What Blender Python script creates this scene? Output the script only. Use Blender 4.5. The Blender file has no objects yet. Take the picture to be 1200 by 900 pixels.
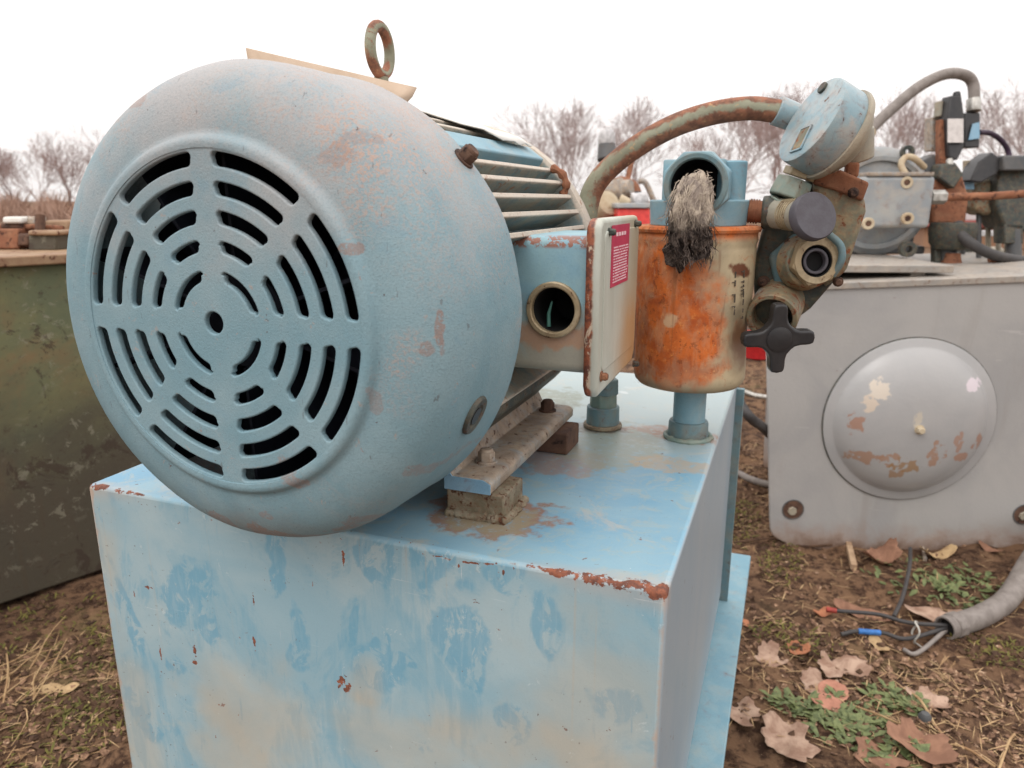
import bpy, bmesh, math, random
import numpy as np
from mathutils import Vector, Matrix
from mathutils.geometry import tessellate_polygon
random.seed(7); RNG = np.random.default_rng(11)
S = bpy.context.scene
COL = S.collection
R = math.radians; PI = math.pi

# ------------------------------------------------------------------ camera
H = 1.0; FPX = 850.0; PITCH = R(14.2); YAW = R(20.9)
cam = bpy.data.cameras.new('camera'); cob = bpy.data.objects.new('camera', cam); COL.objects.link(cob)
cob.location = (0, 0, H); cob.rotation_euler = (R(90) - PITCH, 0, YAW)
cam.sensor_width = 36; cam.lens = FPX / 1200 * 36; cam.clip_start = 0.02; cam.clip_end = 2000
cam.dof.use_dof = True; cam.dof.focus_distance = 0.72; cam.dof.aperture_fstop = 8.5
S.camera = cob
# ------------------------------------------------------------------ world, sun, exposure
w = bpy.data.worlds.new('World'); S.world = w; w.use_nodes = True
nt = w.node_tree; nt.nodes.clear()
out = nt.nodes.new('ShaderNodeOutputWorld'); bg = nt.nodes.new('ShaderNodeBackground')
sky = nt.nodes.new('ShaderNodeTexSky'); sky.sky_type = 'NISHITA'; sky.sun_disc = False
SUN_EL, SUN_AZ = R(52), R(200)
sky.sun_elevation = SUN_EL; sky.sun_rotation = SUN_AZ; sky.air_density = 1.0; sky.dust_density = 4.0
mx = nt.nodes.new('ShaderNodeMix'); mx.data_type = 'RGBA'; mx.inputs[0].default_value = 0.93
mx.inputs[7].default_value = (10.4, 10.0, 9.8, 1)      # an even bright cloud deck over the thin sky
tcw = nt.nodes.new('ShaderNodeTexCoord'); sxw = nt.nodes.new('ShaderNodeSeparateXYZ'); nt.links.new(tcw.outputs['Generated'], sxw.inputs[0])
grw = nt.nodes.new('ShaderNodeMapRange'); nt.links.new(sxw.outputs[2], grw.inputs[0]); grw.inputs[1].default_value = 0; grw.inputs[2].default_value = 1
grw.inputs[3].default_value = 1.0; grw.inputs[4].default_value = 2.3      # overcast sky: the zenith is brighter than the horizon
cnw = nt.nodes.new('ShaderNodeTexNoise'); cnw.inputs['Scale'].default_value = 1.6; cnw.inputs['Detail'].default_value = 4; nt.links.new(tcw.outputs['Generated'], cnw.inputs['Vector'])
cmw = nt.nodes.new('ShaderNodeMapRange'); nt.links.new(cnw.outputs[0], cmw.inputs[0]); cmw.inputs[1].default_value = .3; cmw.inputs[2].default_value = .7; cmw.inputs[3].default_value = .93; cmw.inputs[4].default_value = 1.07
m2w = nt.nodes.new('ShaderNodeMath'); m2w.operation = 'MULTIPLY'; nt.links.new(grw.outputs[0], m2w.inputs[0]); nt.links.new(cmw.outputs[0], m2w.inputs[1])
mw_ = nt.nodes.new('ShaderNodeVectorMath'); mw_.operation = 'SCALE'; nt.links.new(mx.outputs[2], mw_.inputs[0]); nt.links.new(m2w.outputs[0], mw_.inputs['Scale'])
nt.links.new(sky.outputs[0], mx.inputs[6]); nt.links.new(mw_.outputs[0], bg.inputs[0]); bg.inputs[1].default_value = 0.105
nt.links.new(bg.outputs[0], out.inputs[0])
sl = bpy.data.lights.new('sun', 'SUN'); so = bpy.data.objects.new('sun', sl); COL.objects.link(so)
sl.energy = 0.6; sl.angle = R(24); sl.color = (1, .965, .93)
sd = Vector((math.sin(SUN_AZ) * math.cos(SUN_EL), math.cos(SUN_AZ) * math.cos(SUN_EL), math.sin(SUN_EL)))
so.rotation_euler = sd.to_track_quat('Z', 'Y').to_euler(); so.location = (0, 0, 5)
S.view_settings.view_transform = 'Standard'; S.view_settings.look = 'None'
S.view_settings.exposure = -0.06; S.view_settings.gamma = 1

# ------------------------------------------------------------------ measuring: a photo pixel at a known plane gives a place
_fh = Vector((-math.sin(YAW), math.cos(YAW), 0)); _R = Vector((math.cos(YAW), math.sin(YAW), 0)); _Z = Vector((0, 0, 1))
_fw = _fh * math.cos(PITCH) - _Z * math.sin(PITCH); _up = _fh * math.sin(PITCH) + _Z * math.cos(PITCH)
def P(x, y, X=None, Y=None, Z=None, k=None):
    d = _fw * FPX + _R * (x - 600) + _up * (450 - y)
    if k is not None: s = k / FPX
    elif X is not None: s = X / d.x
    elif Y is not None: s = Y / d.y
    else: s = (Z - H) / d.z
    return d * s + Vector((0, 0, H))
def camdir(r, u, f):
    return (_R * r + _up * u + _fw * f).normalized()

# ------------------------------------------------------------------ materials
def c(r, g, b):
    f = lambda v: (v / 255) / 12.92 if v / 255 <= .04045 else ((v / 255 + .055) / 1.055) ** 2.4
    return (f(r), f(g), f(b), 1)
class N:
    """small wrapper for building node materials"""
    def __init__(s, name):
        s.m = bpy.data.materials.new(name); s.m.use_nodes = True; s.t = s.m.node_tree
        s.b = s.t.nodes['Principled BSDF']; s.co = s.t.nodes.new('ShaderNodeTexCoord').outputs['Object']
    def n(s, k): return s.t.nodes.new(k)
    def set(s, sock, v):
        if isinstance(v, bpy.types.NodeSocket): s.t.links.new(v, sock)
        else: sock.default_value = v
    def noise(s, scale, detail=4, rough=.55, dist=0, vec=None, lo=None, hi=None):
        q = s.n('ShaderNodeTexNoise'); q.inputs['Scale'].default_value = scale; q.inputs['Detail'].default_value = detail
        q.inputs['Roughness'].default_value = rough; q.inputs['Distortion'].default_value = dist
        s.t.links.new(vec or s.co, q.inputs['Vector'])
        o = q.outputs[0]
        return s.rng(o, lo, hi) if lo is not None else o
    def vor(s, scale, vec=None, feature='F1'):
        q = s.n('ShaderNodeTexVoronoi'); q.feature = feature; q.inputs['Scale'].default_value = scale
        s.t.links.new(vec or s.co, q.inputs['Vector']); return q.outputs['Distance']
    def rng(s, v, lo, hi, a=0, b=1, smooth=True):
        q = s.n('ShaderNodeMapRange'); q.interpolation_type = 'SMOOTHSTEP' if smooth else 'LINEAR'
        s.set(q.inputs[0], v)
        q.inputs[1].default_value = lo; q.inputs[2].default_value = hi; q.inputs[3].default_value = a; q.inputs[4].default_value = b
        return q.outputs[0]
    def ma(s, op, a, b=0, cc=0):
        q = s.n('ShaderNodeMath'); q.operation = op; s.set(q.inputs[0], a); s.set(q.inputs[1], b); s.set(q.inputs[2], cc)
        q.use_clamp = False; return q.outputs[0]
    def mul(s, a, b): return s.ma('MULTIPLY', a, b)
    def add(s, a, b): return s.ma('ADD', a, b)
    def mx(s, a, b): return s.ma('MAXIMUM', a, b)
    def map(s, scale=(1, 1, 1), loc=(0, 0, 0), rot=(0, 0, 0)):
        q = s.n('ShaderNodeMapping'); q.inputs['Scale'].default_value = scale; q.inputs['Location'].default_value = loc
        q.inputs['Rotation'].default_value = rot; s.t.links.new(s.co, q.inputs['Vector']); return q.outputs[0]
    def xyz(s):
        q = s.n('ShaderNodeSeparateXYZ'); s.t.links.new(s.co, q.inputs[0]); return q.outputs
    def mix(s, f, a, b):
        q = s.n('ShaderNodeMix'); q.data_type = 'RGBA'; s.set(q.inputs[0], f); s.set(q.inputs[6], a); s.set(q.inputs[7], b)
        return q.outputs[2]
    def blob(s, ctr, rad, warp=.35, wscale=40, edge=.25, rot=0):
        """1 inside a noisy ellipsoid round ctr (object coordinates)"""
        q = s.n('ShaderNodeTexNoise'); q.inputs['Scale'].default_value = wscale; q.inputs['Detail'].default_value = 4
        s.t.links.new(s.co, q.inputs['Vector'])
        m = s.n('ShaderNodeMapping'); m.vector_type = 'TEXTURE'
        m.inputs['Location'].default_value = ctr; m.inputs['Scale'].default_value = rad; m.inputs['Rotation'].default_value = (0, rot, 0)
        s.t.links.new(s.co, m.inputs['Vector'])
        l = s.n('ShaderNodeVectorMath'); l.operation = 'LENGTH'; s.t.links.new(m.outputs[0], l.inputs[0])
        d = s.add(l.outputs['Value'], s.mul(s.add(q.outputs[0], -.5), warp * 4))
        return s.rng(d, 1 - edge, 1 + edge, 1, 0)
    def bump(s, h, strength=.3, dist=.001):
        q = s.n('ShaderNodeBump'); q.inputs['Strength'].default_value = strength; q.inputs['Distance'].default_value = dist
        s.set(q.inputs['Height'], h); s.t.links.new(q.outputs[0], s.b.inputs['Normal'])
    def done(s, col, rough=.6, metal=0, spec=.4):
        s.set(s.b.inputs['Base Color'], col); s.set(s.b.inputs['Roughness'], rough); s.set(s.b.inputs['Metallic'], metal)
        s.b.inputs['Specular IOR Level'].default_value = spec
        return s.m
MATS = {}
def paint(name, base, var, rustc=c(120, 72, 50), rust=.35, dust=None, dusta=.4, rough=.55, sc=1, grain=.25, streak=0, chipsc=30, spec=.4, bumpy=.25, metal=0):
    """old paint: two tones, dusty haze, rust patches with ragged edge, grain relief. rust 0..1 = how much of it"""
    n = N(name)
    col = n.mix(n.noise(9 * sc, 5, .6, .4, lo=.35, hi=.68), base, var)
    if dust: col = n.mix(n.mul(n.noise(17 * sc, 6, .65, .6, lo=.42, hi=.72), dusta), col, dust)
    if streak:
        st = n.noise(1, 4, .6, 0, n.map((60 * sc, 60 * sc, 5 * sc)), .5, .78)
        col = n.mix(n.mul(st, streak), col, rustc)
    r2 = n.mix(n.noise(60 * sc, 5, .7, lo=.35, hi=.65), rustc, tuple(v * .45 for v in rustc[:3]) + (1,))
    t = .74 - rust * .34
    mask = n.noise(chipsc * sc, 8, .68, .5, lo=t, hi=t + .05)
    halo = n.noise(chipsc * sc, 8, .68, .5, lo=t - .14, hi=t + .04)
    col = n.mix(n.mul(halo, .35), col, rustc); col = n.mix(mask, col, r2)
    g = n.noise(420 * sc, 3, .7); col = n.mix(n.mul(n.rng(g, .45, .75), grain), col, tuple(v * .45 for v in base[:3]) + (1,))
    n.bump(n.add(n.mul(g, .5), n.add(n.mul(n.noise(70 * sc, 5, .6), .6), n.mul(mask, -.4))), bumpy, .002)
    MATS[name] = n.done(col, n.rng(mask, 0, 1, rough, .85), metal, spec)
    return MATS[name]
def plain(name, col, var=None, rough=.6, metal=0, sc=60, bumpy=.15, spec=.4):
    n = N(name); var = var or tuple(v * .6 for v in col[:3]) + (1,)
    k = n.mix(n.noise(sc, 5, .65, .3, lo=.35, hi=.7), col, var)
    n.bump(n.noise(sc * 5, 4, .6), bumpy, .001)
    MATS[name] = n.done(k, rough, metal, spec); return MATS[name]

# ------------------------------------------------------------------ mesh building
WM = {}
def basis(o, z, x=None):
    z = Vector(z).normalized()
    x = Vector(x) if x is not None else (Vector((0, 0, 1)) if abs(z.z) < .95 else Vector((1, 0, 0)))
    x = (x - z * x.dot(z)).normalized(); y = z.cross(x)
    m = Matrix((x, y, z)).transposed().to_4x4(); m.translation = Vector(o); return m
class MB:
    def __init__(s): s.v = []; s.f = []
    def add(s, vs, fs):
        o = len(s.v); s.v += [Vector(v) for v in vs]; s.f += [tuple(i + o for i in f) for f in fs]; return s
    def box(s, ctr, size, m=None):
        x, y, z = [v / 2 for v in size]; cx = Vector(ctr)
        vs = [cx + Vector((a * x, b * y, d * z)) for a in (-1, 1) for b in (-1, 1) for d in (-1, 1)]
        if m: vs = [m @ v for v in vs]
        return s.add(vs, [(0, 1, 3, 2), (4, 6, 7, 5), (0, 4, 5, 1), (2, 3, 7, 6), (0, 2, 6, 4), (1, 5, 7, 3)])
    def rev(s, o, ax, prof, n=32, x=None, closed=False):
        """prof: (radius, distance along the axis)"""
        m = basis(o, ax, x); L = len(prof); vs = []
        for r, t in prof:
            for i in range(n):
                a = 2 * PI * i / n; vs.append(m @ Vector((r * math.cos(a), r * math.sin(a), t)))
        fs = []
        for j in range(L - 1 + (1 if closed else 0)):
            k = (j + 1) % L
            for i in range(n):
                fs.append((j * n + i, j * n + (i + 1) % n, k * n + (i + 1) % n, k * n + i))
        return s.add(vs, fs)
    def cyl(s, a, b, r, r2=None, n=24, x=None):
        a = Vector(a); b = Vector(b); r2 = r if r2 is None else r2; L = (b - a).length
        m = basis(a, b - a, x); vs = []
        for rr, t in ((r, 0), (r2, L)):
            for i in range(n):
                q = 2 * PI * i / n; vs.append(m @ Vector((rr * math.cos(q), rr * math.sin(q), t)))
        return s.add(vs, [(i, (i + 1) % n, n + (i + 1) % n, n + i) for i in range(n)] + [tuple(range(n))[::-1], tuple(range(n, 2 * n))])
    def ring(s, a, b, ro, ri, n=32, nb=None):
        L = (Vector(b) - Vector(a)).length; e = min(.0012, L * .2, (ro - ri) * .25)
        return s.rev(a, Vector(b) - Vector(a), [(ri, 0 + e), (ri + e, 0), (ro - e, 0), (ro, e), (ro, L - e), (ro - e, L), (ri + e, L), (ri, L - e)], n, closed=True)
    def tube(s, pts, r, n=12, caps=True, flat=None):
        pts = [Vector(p) for p in pts]; L = len(pts); rr = r if isinstance(r, (list, tuple)) else [r] * L
        t0 = (pts[1] - pts[0]).normalized(); u = t0.orthogonal().normalized(); vs = []
        for j, p in enumerate(pts):
            t = (pts[min(j + 1, L - 1)] - pts[max(j - 1, 0)]).normalized()
            u = (u - t * u.dot(t)).normalized(); w_ = t.cross(u)
            for i in range(n):
                a = 2 * PI * i / n; vs.append(p + (u * math.cos(a) + w_ * math.sin(a)) * rr[j])
        fs = [(j * n + i, j * n + (i + 1) % n, (j + 1) * n + (i + 1) % n, (j + 1) * n + i) for j in range(L - 1) for i in range(n)]
        if caps: fs += [tuple(range(n))[::-1], tuple(range((L - 1) * n, L * n))]
        return s.add(vs, fs)
    def prism(s, poly, m, d0, d1):
        """outline in the local XY of m, extruded along its Z from d0 to d1"""
        n = len(poly); vs = [m @ Vector((x, y, d0)) for x, y in poly] + [m @ Vector((x, y, d1)) for x, y in poly]
        return s.add(vs, [tuple(range(n))[::-1], tuple(range(n, 2 * n))] + [(i, (i + 1) % n, n + (i + 1) % n, n + i) for i in range(n)])
    def hexbolt(s, p, ax, r, h, washer=True, x=None):
        p = Vector(p); ax = Vector(ax).normalized()
        if washer: s.cyl(p, p + ax * h * .22, r * 1.25, n=20); p = p + ax * h * .2
        s.cyl(p, p + ax * h * .75, r, n=6, x=x); s.cyl(p + ax * h * .74, p + ax * h, r * .86, r * .7, n=18); return s
    def build(s, name, mat, parent=None, bevel=0, smooth=38, seg=2, sub=0, kind=None, label=None):
        me = bpy.data.meshes.new(name); W = WM.get(parent) if parent else None
        vs = s.v
        if W is not None: wi = W.inverted(); vs = [wi @ v for v in s.v]
        me.from_pydata([tuple(v) for v in vs], [], s.f); me.validate()
        bm = bmesh.new(); bm.from_mesh(me); bmesh.ops.recalc_face_normals(bm, faces=bm.faces); bm.to_mesh(me); bm.free()
        if smooth:
            me.shade_smooth(); me.set_sharp_from_angle(angle=R(smooth))
        me.materials.append(MATS[mat] if isinstance(mat, str) else mat)
        o = bpy.data.objects.new(name, me); COL.objects.link(o)
        if parent: o.parent = parent; WM[o] = W
        if bevel:
            b = o.modifiers.new('bevel', 'BEVEL'); b.width = bevel; b.segments = seg; b.limit_method = 'ANGLE'; b.angle_limit = R(35)
            b.harden_normals = False
        if sub:
            b = o.modifiers.new('sub', 'SUBSURF'); b.levels = b.render_levels = sub
        if kind: o['kind'] = kind
        if label: o['label'] = label
        return o
def tag(o, label=None, cat=None, group=None, kind=None):
    if label: o['label'] = label
    if cat: o['category'] = cat
    if group: o['group'] = group
    if kind: o['kind'] = kind
    return o
def thing(name, loc, label, cat, group=None, rot=0):
    o = bpy.data.objects.new(name, None); COL.objects.link(o); o.empty_display_size = .05
    o.location = loc; o.rotation_euler = (0, 0, rot); WM[o] = Matrix.Translation(Vector(loc)) @ Matrix.Rotation(rot, 4, 'Z')
    return tag(o, label, cat, group)
def at_base(mb, name, mat, label, cat, group=None, **kw):
    """one-mesh thing: mesh origin moved to the middle of its underside"""
    zs = min(v.z for v in mb.v); cx = sum((v for v in mb.v), Vector()) / len(mb.v)
    e = Vector((cx.x, cx.y, zs)); mb.v = [v - e for v in mb.v]
    o = mb.build(name, mat, **kw); o.location = e; return tag(o, label, cat, group)
def cut(o, mb):
    """bore the shape mb out of o"""
    c_ = mb.build('bore', o.data.materials[0], None); c_.parent = None
    if o.parent: c_.matrix_world = WM[o.parent].inverted() @ Matrix.Identity(4) if False else Matrix.Identity(4)
    bo = o.modifiers.new('bore', 'BOOLEAN'); bo.operation = 'DIFFERENCE'; bo.solver = 'EXACT'; bo.object = c_
    mods = [m_ for m_ in o.modifiers if m_.type == 'BEVEL']
    bpy.context.view_layer.update(); dg_ = bpy.context.evaluated_depsgraph_get()
    me_ = bpy.data.meshes.new_from_object(o.evaluated_get(dg_)); o.modifiers.clear(); o.data = me_
    me_.shade_smooth(); me_.set_sharp_from_angle(angle=R(38)); bpy.data.objects.remove(c_)
def smooth_path(pts, n=8):
    pts = [Vector(p) for p in pts]; q = [pts[0] * 2 - pts[1]] + pts + [pts[-1] * 2 - pts[-2]]; r = []
    for i in range(1, len(q) - 2):
        for j in range(n):
            t = j / n; a, b, d, e = q[i - 1], q[i], q[i + 1], q[i + 2]
            r.append(.5 * ((2 * b) + (d - a) * t + (2 * a - 5 * b + 4 * d - e) * t * t + (3 * b - a - 3 * d + e) * t ** 3))
    return r + [pts[-1]]
def rrect(x0, y0, x1, y1, r, n=6, rs=None):
    rs = rs or (r, r, r, r); o = []
    for (cx, cy, a0, q) in ((x1, y1, 0, rs[0]), (x0, y1, 90, rs[1]), (x0, y0, 180, rs[2]), (x1, y0, 270, rs[3])):
        sx = -1 if cx == x1 else 1; sy = -1 if cy == y1 else 1
        for i in range(n + 1):
            a = R(a0 + 90 * i / n); o.append((cx + sx * q + q * math.cos(a), cy + sy * q + q * math.sin(a)))
    return o
def blobnoise(v, f, seed=0):
    from mathutils import noise
    return noise.fractal(Vector(v) * f + Vector((seed * 7.3, seed * 3.1, 0)), 1, 2, 4)

# ------------------------------------------------------------------ materials of the place
exec_mats = True
def GREY():
    # plate of the grey tank; object coordinates: x along the face, y backwards, z up
    n = N('grey_tank_paint'); x, y, z = n.xyz()
    col = n.mix(n.noise(3.5, 5, .6, .4, lo=.35, hi=.65), c(156, 155, 154), c(168, 166, 163))
    col = n.mix(n.mul(n.noise(1, 5, .6, .4, n.map((14, 14, 2.2)), .55, .75), .3), col, c(140, 132, 124))
    zz = n.add(z, n.mul(n.add(n.noise(11, 6, .7, .3), -.5), .16))
    col = n.mix(n.mul(n.rng(zz, .09, .01), .5), col, c(150, 116, 92)); col = n.mix(n.mul(n.rng(zz, .04, -.01), .7), col, c(110, 84, 66))
    sp = n.noise(34, 6, .7, .3, lo=.69, hi=.71); col = n.mix(n.mul(sp, .7), col, c(120, 98, 84))
    sc = n.noise(1, 4, .6, 1.5, n.map((8, 8, 60), rot=(0, .5, 0)), .70, .72); col = n.mix(n.mul(sc, .35), col, c(196, 192, 188))
    n.bump(n.add(n.mul(n.noise(5, 4, .5), 1.5), n.noise(120, 3, .6)), .2, .003)
    MATS['grey_tank_paint'] = n.done(col, .42, 0, .45)
    n = N('grey_dome'); x, y, z = n.xyz()
    col = n.mix(n.noise(5, 5, .6, .4, lo=.35, hi=.65), c(160, 160, 160), c(168, 167, 166))
    fl = n.noise(22, 5, .65, .4, lo=.42, hi=.46)
    for cx, cz, rx, rz, cc, am in ((.098, .492, .024, .026, (210, 198, 182), .9), (.076, .455, .018, .020, (204, 188, 170), .9), (.352, .505, .022, .018, (212, 200, 206), .9), (.045, .395, .020, .022, (160, 118, 96), .8), (.075, .30, .040, .016, (158, 122, 98), .8),
                                   (.14, .295, .026, .016, (160, 124, 100), .8), (.19, .28, .030, .020, (150, 116, 78), .8), (.17, .255, .018, .015, (150, 112, 74), .7), (.27, .315, .020, .030, (158, 118, 92), .75), (.325, .35, .012, .032, (160, 120, 98), .7), (.345, .305, .022, .014, (160, 118, 94), .75), (.395, .34, .018, .018, (156, 112, 88), .75), (.20, .41, .014, .02, (196, 186, 168), .7)):
        q = n.blob((cx, -.03, cz), (rx * 1.1, .2, rz * 1.1), .62, 42, .10); col = n.mix(n.mul(n.mul(q, am), 1 if am > .85 else fl), col, c(*cc))
    n.bump(n.add(n.mul(n.noise(6, 3, .5), 1.5), n.noise(100, 3, .6)), .15, .003)
    MATS['grey_dome'] = n.done(col, .32, 0, .6)
    # steel pipe: rust along its top and bottom, old green paint between
    n = N('pipe_rust'); g = n.n('ShaderNodeNewGeometry'); q = n.n('ShaderNodeSeparateXYZ'); n.t.links.new(g.outputs['Normal'], q.inputs[0])
    nz = n.add(q.outputs[2], n.mul(n.add(n.noise(34, 7, .75, .5), -.5), 1.9))
    col = n.mix(n.noise(30, 5, .65, .3, lo=.35, hi=.65), c(146, 146, 126), c(128, 126, 106))
    r2 = n.mix(n.noise(70, 6, .7, lo=.35, hi=.65), c(150, 100, 76), c(104, 72, 58))
    m_ = n.mx(n.rng(nz, .34, .66), n.rng(nz, .0, -.35)); m_ = n.mx(m_, n.noise(20, 7, .7, .4, lo=.56, hi=.60))
    col = n.mix(m_, col, r2); col = n.mix(n.mul(n.noise(120, 4, .7, lo=.6, hi=.68), .5), col, c(196, 156, 110))
    col = n.mix(n.mul(n.blob((.075, .02, .425), (.010, .05, .02), .3, 60, .4), .8), col, c(196, 98, 48))
    n.bump(n.add(n.noise(160, 5, .7), n.mul(m_, .4)), .5, .0015); MATS['pipe_rust'] = n.done(col, .72, 0, .35)
def make_materials():
    # fan cover: grey blue, grainy, dust faded pink on the top
    n = N('cover_paint'); x, y, z = n.xyz()
    col = n.mix(n.noise(14, 5, .6, .5, lo=.3, hi=.7), c(116, 149, 160), c(134, 160, 168))
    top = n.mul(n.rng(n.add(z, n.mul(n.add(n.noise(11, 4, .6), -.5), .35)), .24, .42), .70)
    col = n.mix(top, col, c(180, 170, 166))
    warm = n.noise(9, 7, .72, .8, lo=.52, hi=.70)
    g0 = n.noise(330, 4, .75)
    warm = n.mx(n.mul(warm, n.rng(g0, .40, .56)), n.mul(n.rng(n.noise(230, 5, .8), .55, .66), n.rng(z, .12, .38, .10, .6))); warm = n.mul(warm, n.rng(y, -.28, -.12, .30, 1))
    col = n.mix(n.mul(warm, .42), col, c(184, 160, 144))
    for px_, py_, rr_, am in ((465, 150, .035, .8), (445, 185, .03, .7), (480, 215, .028, .7), (470, 235, .02, .55), (525, 215, .03, .5), (190, 135, .03, .6), (175, 118, .02, .6), (330, 95, .05, .4), (430, 120, .04, .5), (515, 400, .014, .8), (505, 440, .018, .4), (450, 290, .006, .8), (100, 355, .008, .6), (545, 300, .03, .4), (380, 160, .02, .4)):
        q = P(px_, py_, Y=.50); q = n.blob((q.x - MOT.x, -.24, q.z - MOT.z), (rr_, .2, rr_ * 1.1), .5, 34, .45)
        col = n.mix(n.mul(n.mul(q, am * .55), n.rng(g0, .46, .60, .08, 1)), col, c(182, 150, 132))
    m1 = n.noise(48, 9, .72, .3, lo=.665, hi=.70)
    for px_, py_, rx, rz, am in ((283, 598, .016, .010, .7), (332, 610, .018, .010, .9), (200, 558, .016, .008, .7), (214, 568, .010, .006, .6), (385, 545, .012, .006, .7), (343, 586, .008, .004, .6), (437, 603, .016, .007, .6), (440, 618, .030, .006, .7), (385, 622, .05, .004, .7), (532, 385, .003, .014, .9), (522, 402, .006, .006, .7), (448, 288, .009, .004, .8),
                                (190, 124, .010, .005, .6), (545, 190, .010, .012, .6), (480, 120, .02, .01, .5), (85, 360, .004, .006, .6), (375, 530, .010, .010, .6), (500, 545, .010, .006, .5), (470, 455, .004, .010, .5), (425, 185, .012, .008, .5), (440, 165, .01, .006, .5)):
        q = P(px_, py_, Y=.48); q = n.blob((q.x - MOT.x, -.24, q.z - MOT.z), (rx, .2, rz), .55, 75, .12)
        m1 = n.mx(m1, n.mul(n.mul(q, am), n.noise(240, 4, .8, lo=.36, hi=.50)))
    col = n.mix(n.mul(m1, .72), col, c(150, 112, 94)); m3 = n.mul(n.noise(70, 8, .75, .6, lo=.63, hi=.65), .5); col = n.mix(m3, col, c(176, 150, 134)); m4 = n.noise(1, 3, .6, .3, n.map((260, 50, 60)), .70, .72); col = n.mix(n.mul(m4, .5), col, c(88, 84, 82))
    speck = n.noise(95, 3, .7, lo=.715, hi=.73); col = n.mix(n.mul(speck, .8), col, c(84, 62, 54))
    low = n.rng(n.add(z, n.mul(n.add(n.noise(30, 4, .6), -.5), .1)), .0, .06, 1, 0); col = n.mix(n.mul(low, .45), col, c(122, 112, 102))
    g = n.noise(620, 3, .75); col = n.mix(n.mul(n.rng(g, .48, .68), .30), col, c(96, 116, 124)); col = n.mix(n.mul(n.noise(28, 6, .75, .5, lo=.55, hi=.68), .35), col, c(116, 150, 166))
    n.bump(n.add(n.mul(g, .8), n.mul(g0, .6)), .55, .0012)
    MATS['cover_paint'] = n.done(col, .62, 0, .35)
    # blue tank; object coordinates are the tank's own (origin at its floor centre)
    n = N('tank_paint'); x, y, z = n.xyz()
    F0 = TANK_F - TANK_C[1]
    front = n.rng(y, F0 + .0035, F0 + .0045, 1, 0, False)
    zt = TANK_T
    topm = n.rng(z, zt - .0035, zt - .001, 0, 1, False)
    b1, b2 = c(162, 184, 190), c(142, 174, 186)
    fr = n.mix(n.noise(7, 5, .6, .8, lo=.35, hi=.65), b1, b2)
    # pale lilac dust wiped over the face and bluer clean wipes
    cl = n.noise(1, 6, .68, .8, n.map((16, 16, 9)), .57, .64)
    cl2 = n.noise(1, 5, .6, .5, n.map((70, 70, 14), rot=(0, .35, 0)), .64, .70)
    msk = n.noise(4, 3, .5, 0, lo=.40, hi=.58)
    wipes = n.mul(n.mx(n.mul(cl, .75), cl2), msk)
    for cx, cz, rx, rz, ro in WIPES:
        q = n.blob((cx, F0, cz), (rx, .1, rz), .48, 34, .16, ro)
        wipes = n.mx(wipes, q)
    streaks = n.noise(1, 3, .6, 0, n.map((190, 190, 26), rot=(0, .2, 0)), .38, .52)
    wipes = n.mul(wipes, n.mul(n.rng(streaks, 0, 1, .7, 1), n.noise(1, 6, .7, .6, n.map((46, 46, 30)), .42, .50)))
    fr = n.mix(n.mul(wipes, .66), fr, c(98, 156, 182))
    sm1 = n.mul(n.noise(1, 6, .7, 1.0, n.map((9, 9, 5.5)), .50, .60), n.noise(1, 4, .6, .4, n.map((80, 80, 10)), .35, .6)); fr = n.mix(n.mul(sm1, .5), fr, c(108, 160, 182))
    dr = n.mul(n.noise(1, 3, .6, .1, n.map((95, 95, 1.6)), .60, .70), n.rng(z, zt - .02, zt - .22, 1, .15)); fr = n.mix(n.mul(dr, .35), fr, c(176, 164, 146))
    crm = n.mul(n.noise(8, 7, .7, .6, lo=.52, hi=.68), n.rng(z, zt - .34, zt - .16, 1, .08))
    fr = n.mix(n.mul(crm, .36), fr, c(196, 190, 170))
    for cx, cz, rx, rz in TANS:
        fr = n.mix(n.mul(n.blob((cx, F0, cz), (rx, .1, rz), .7, 16, .7), .30), fr, c(190, 166, 132))
    # left hand and right hand edges bare and rusting
    el = n.rng(n.add(x, n.mul(n.add(n.noise(45, 6, .7), -.5), .03)), -.314 + .006, -.314 + .0, 0, 1)
    er = n.rng(n.add(x, n.mul(n.add(n.noise(45, 6, .7), -.5), .016)), .314 - .006, .314 - .001, 0, 1)
    fr = n.mix(n.mul(n.mx(el, er), .6), fr, c(186, 150, 122))
    tp = n.mix(n.noise(6, 5, .6, .5, lo=.35, hi=.65), c(112, 160, 186), c(140, 174, 188)); tp = n.mix(n.mul(n.noise(34, 7, .75, .8, lo=.50, hi=.62), .4), tp, c(168, 172, 160))
    wh = n.mul(n.rng(n.add(y, n.mul(n.add(n.noise(9, 5, .65), -.5), .35)), F0 + .22, F0 + .44), .85)
    tp = n.mix(wh, tp, c(164, 176, 174))
    sm = n.noise(13, 6, .7, .9, lo=.54, hi=.68); tp = n.mix(n.mul(sm, .45), tp, c(190, 178, 160))
    for ctr, rad, cc, am in TOPSTAINS:
        tp = n.mix(n.mul(n.blob(ctr, rad, .42, 55, .16), n.mul(am, n.noise(90, 6, .75, .3, lo=.30, hi=.52))), tp, cc)
    col = n.mix(topm, n.mix(front, c(176, 180, 184), fr), tp)
    # side face: greyer
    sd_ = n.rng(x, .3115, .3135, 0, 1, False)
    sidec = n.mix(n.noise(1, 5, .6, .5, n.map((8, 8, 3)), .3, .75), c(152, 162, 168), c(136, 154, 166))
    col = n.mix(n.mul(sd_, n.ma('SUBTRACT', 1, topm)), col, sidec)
    # long chips along the front top edge
    dz = n.ma('SUBTRACT', zt, z); dy = n.ma('SUBTRACT', y, F0); dist = n.mx(dz, dy)
    nz = n.noise(75, 7, .72, .2)
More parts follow.
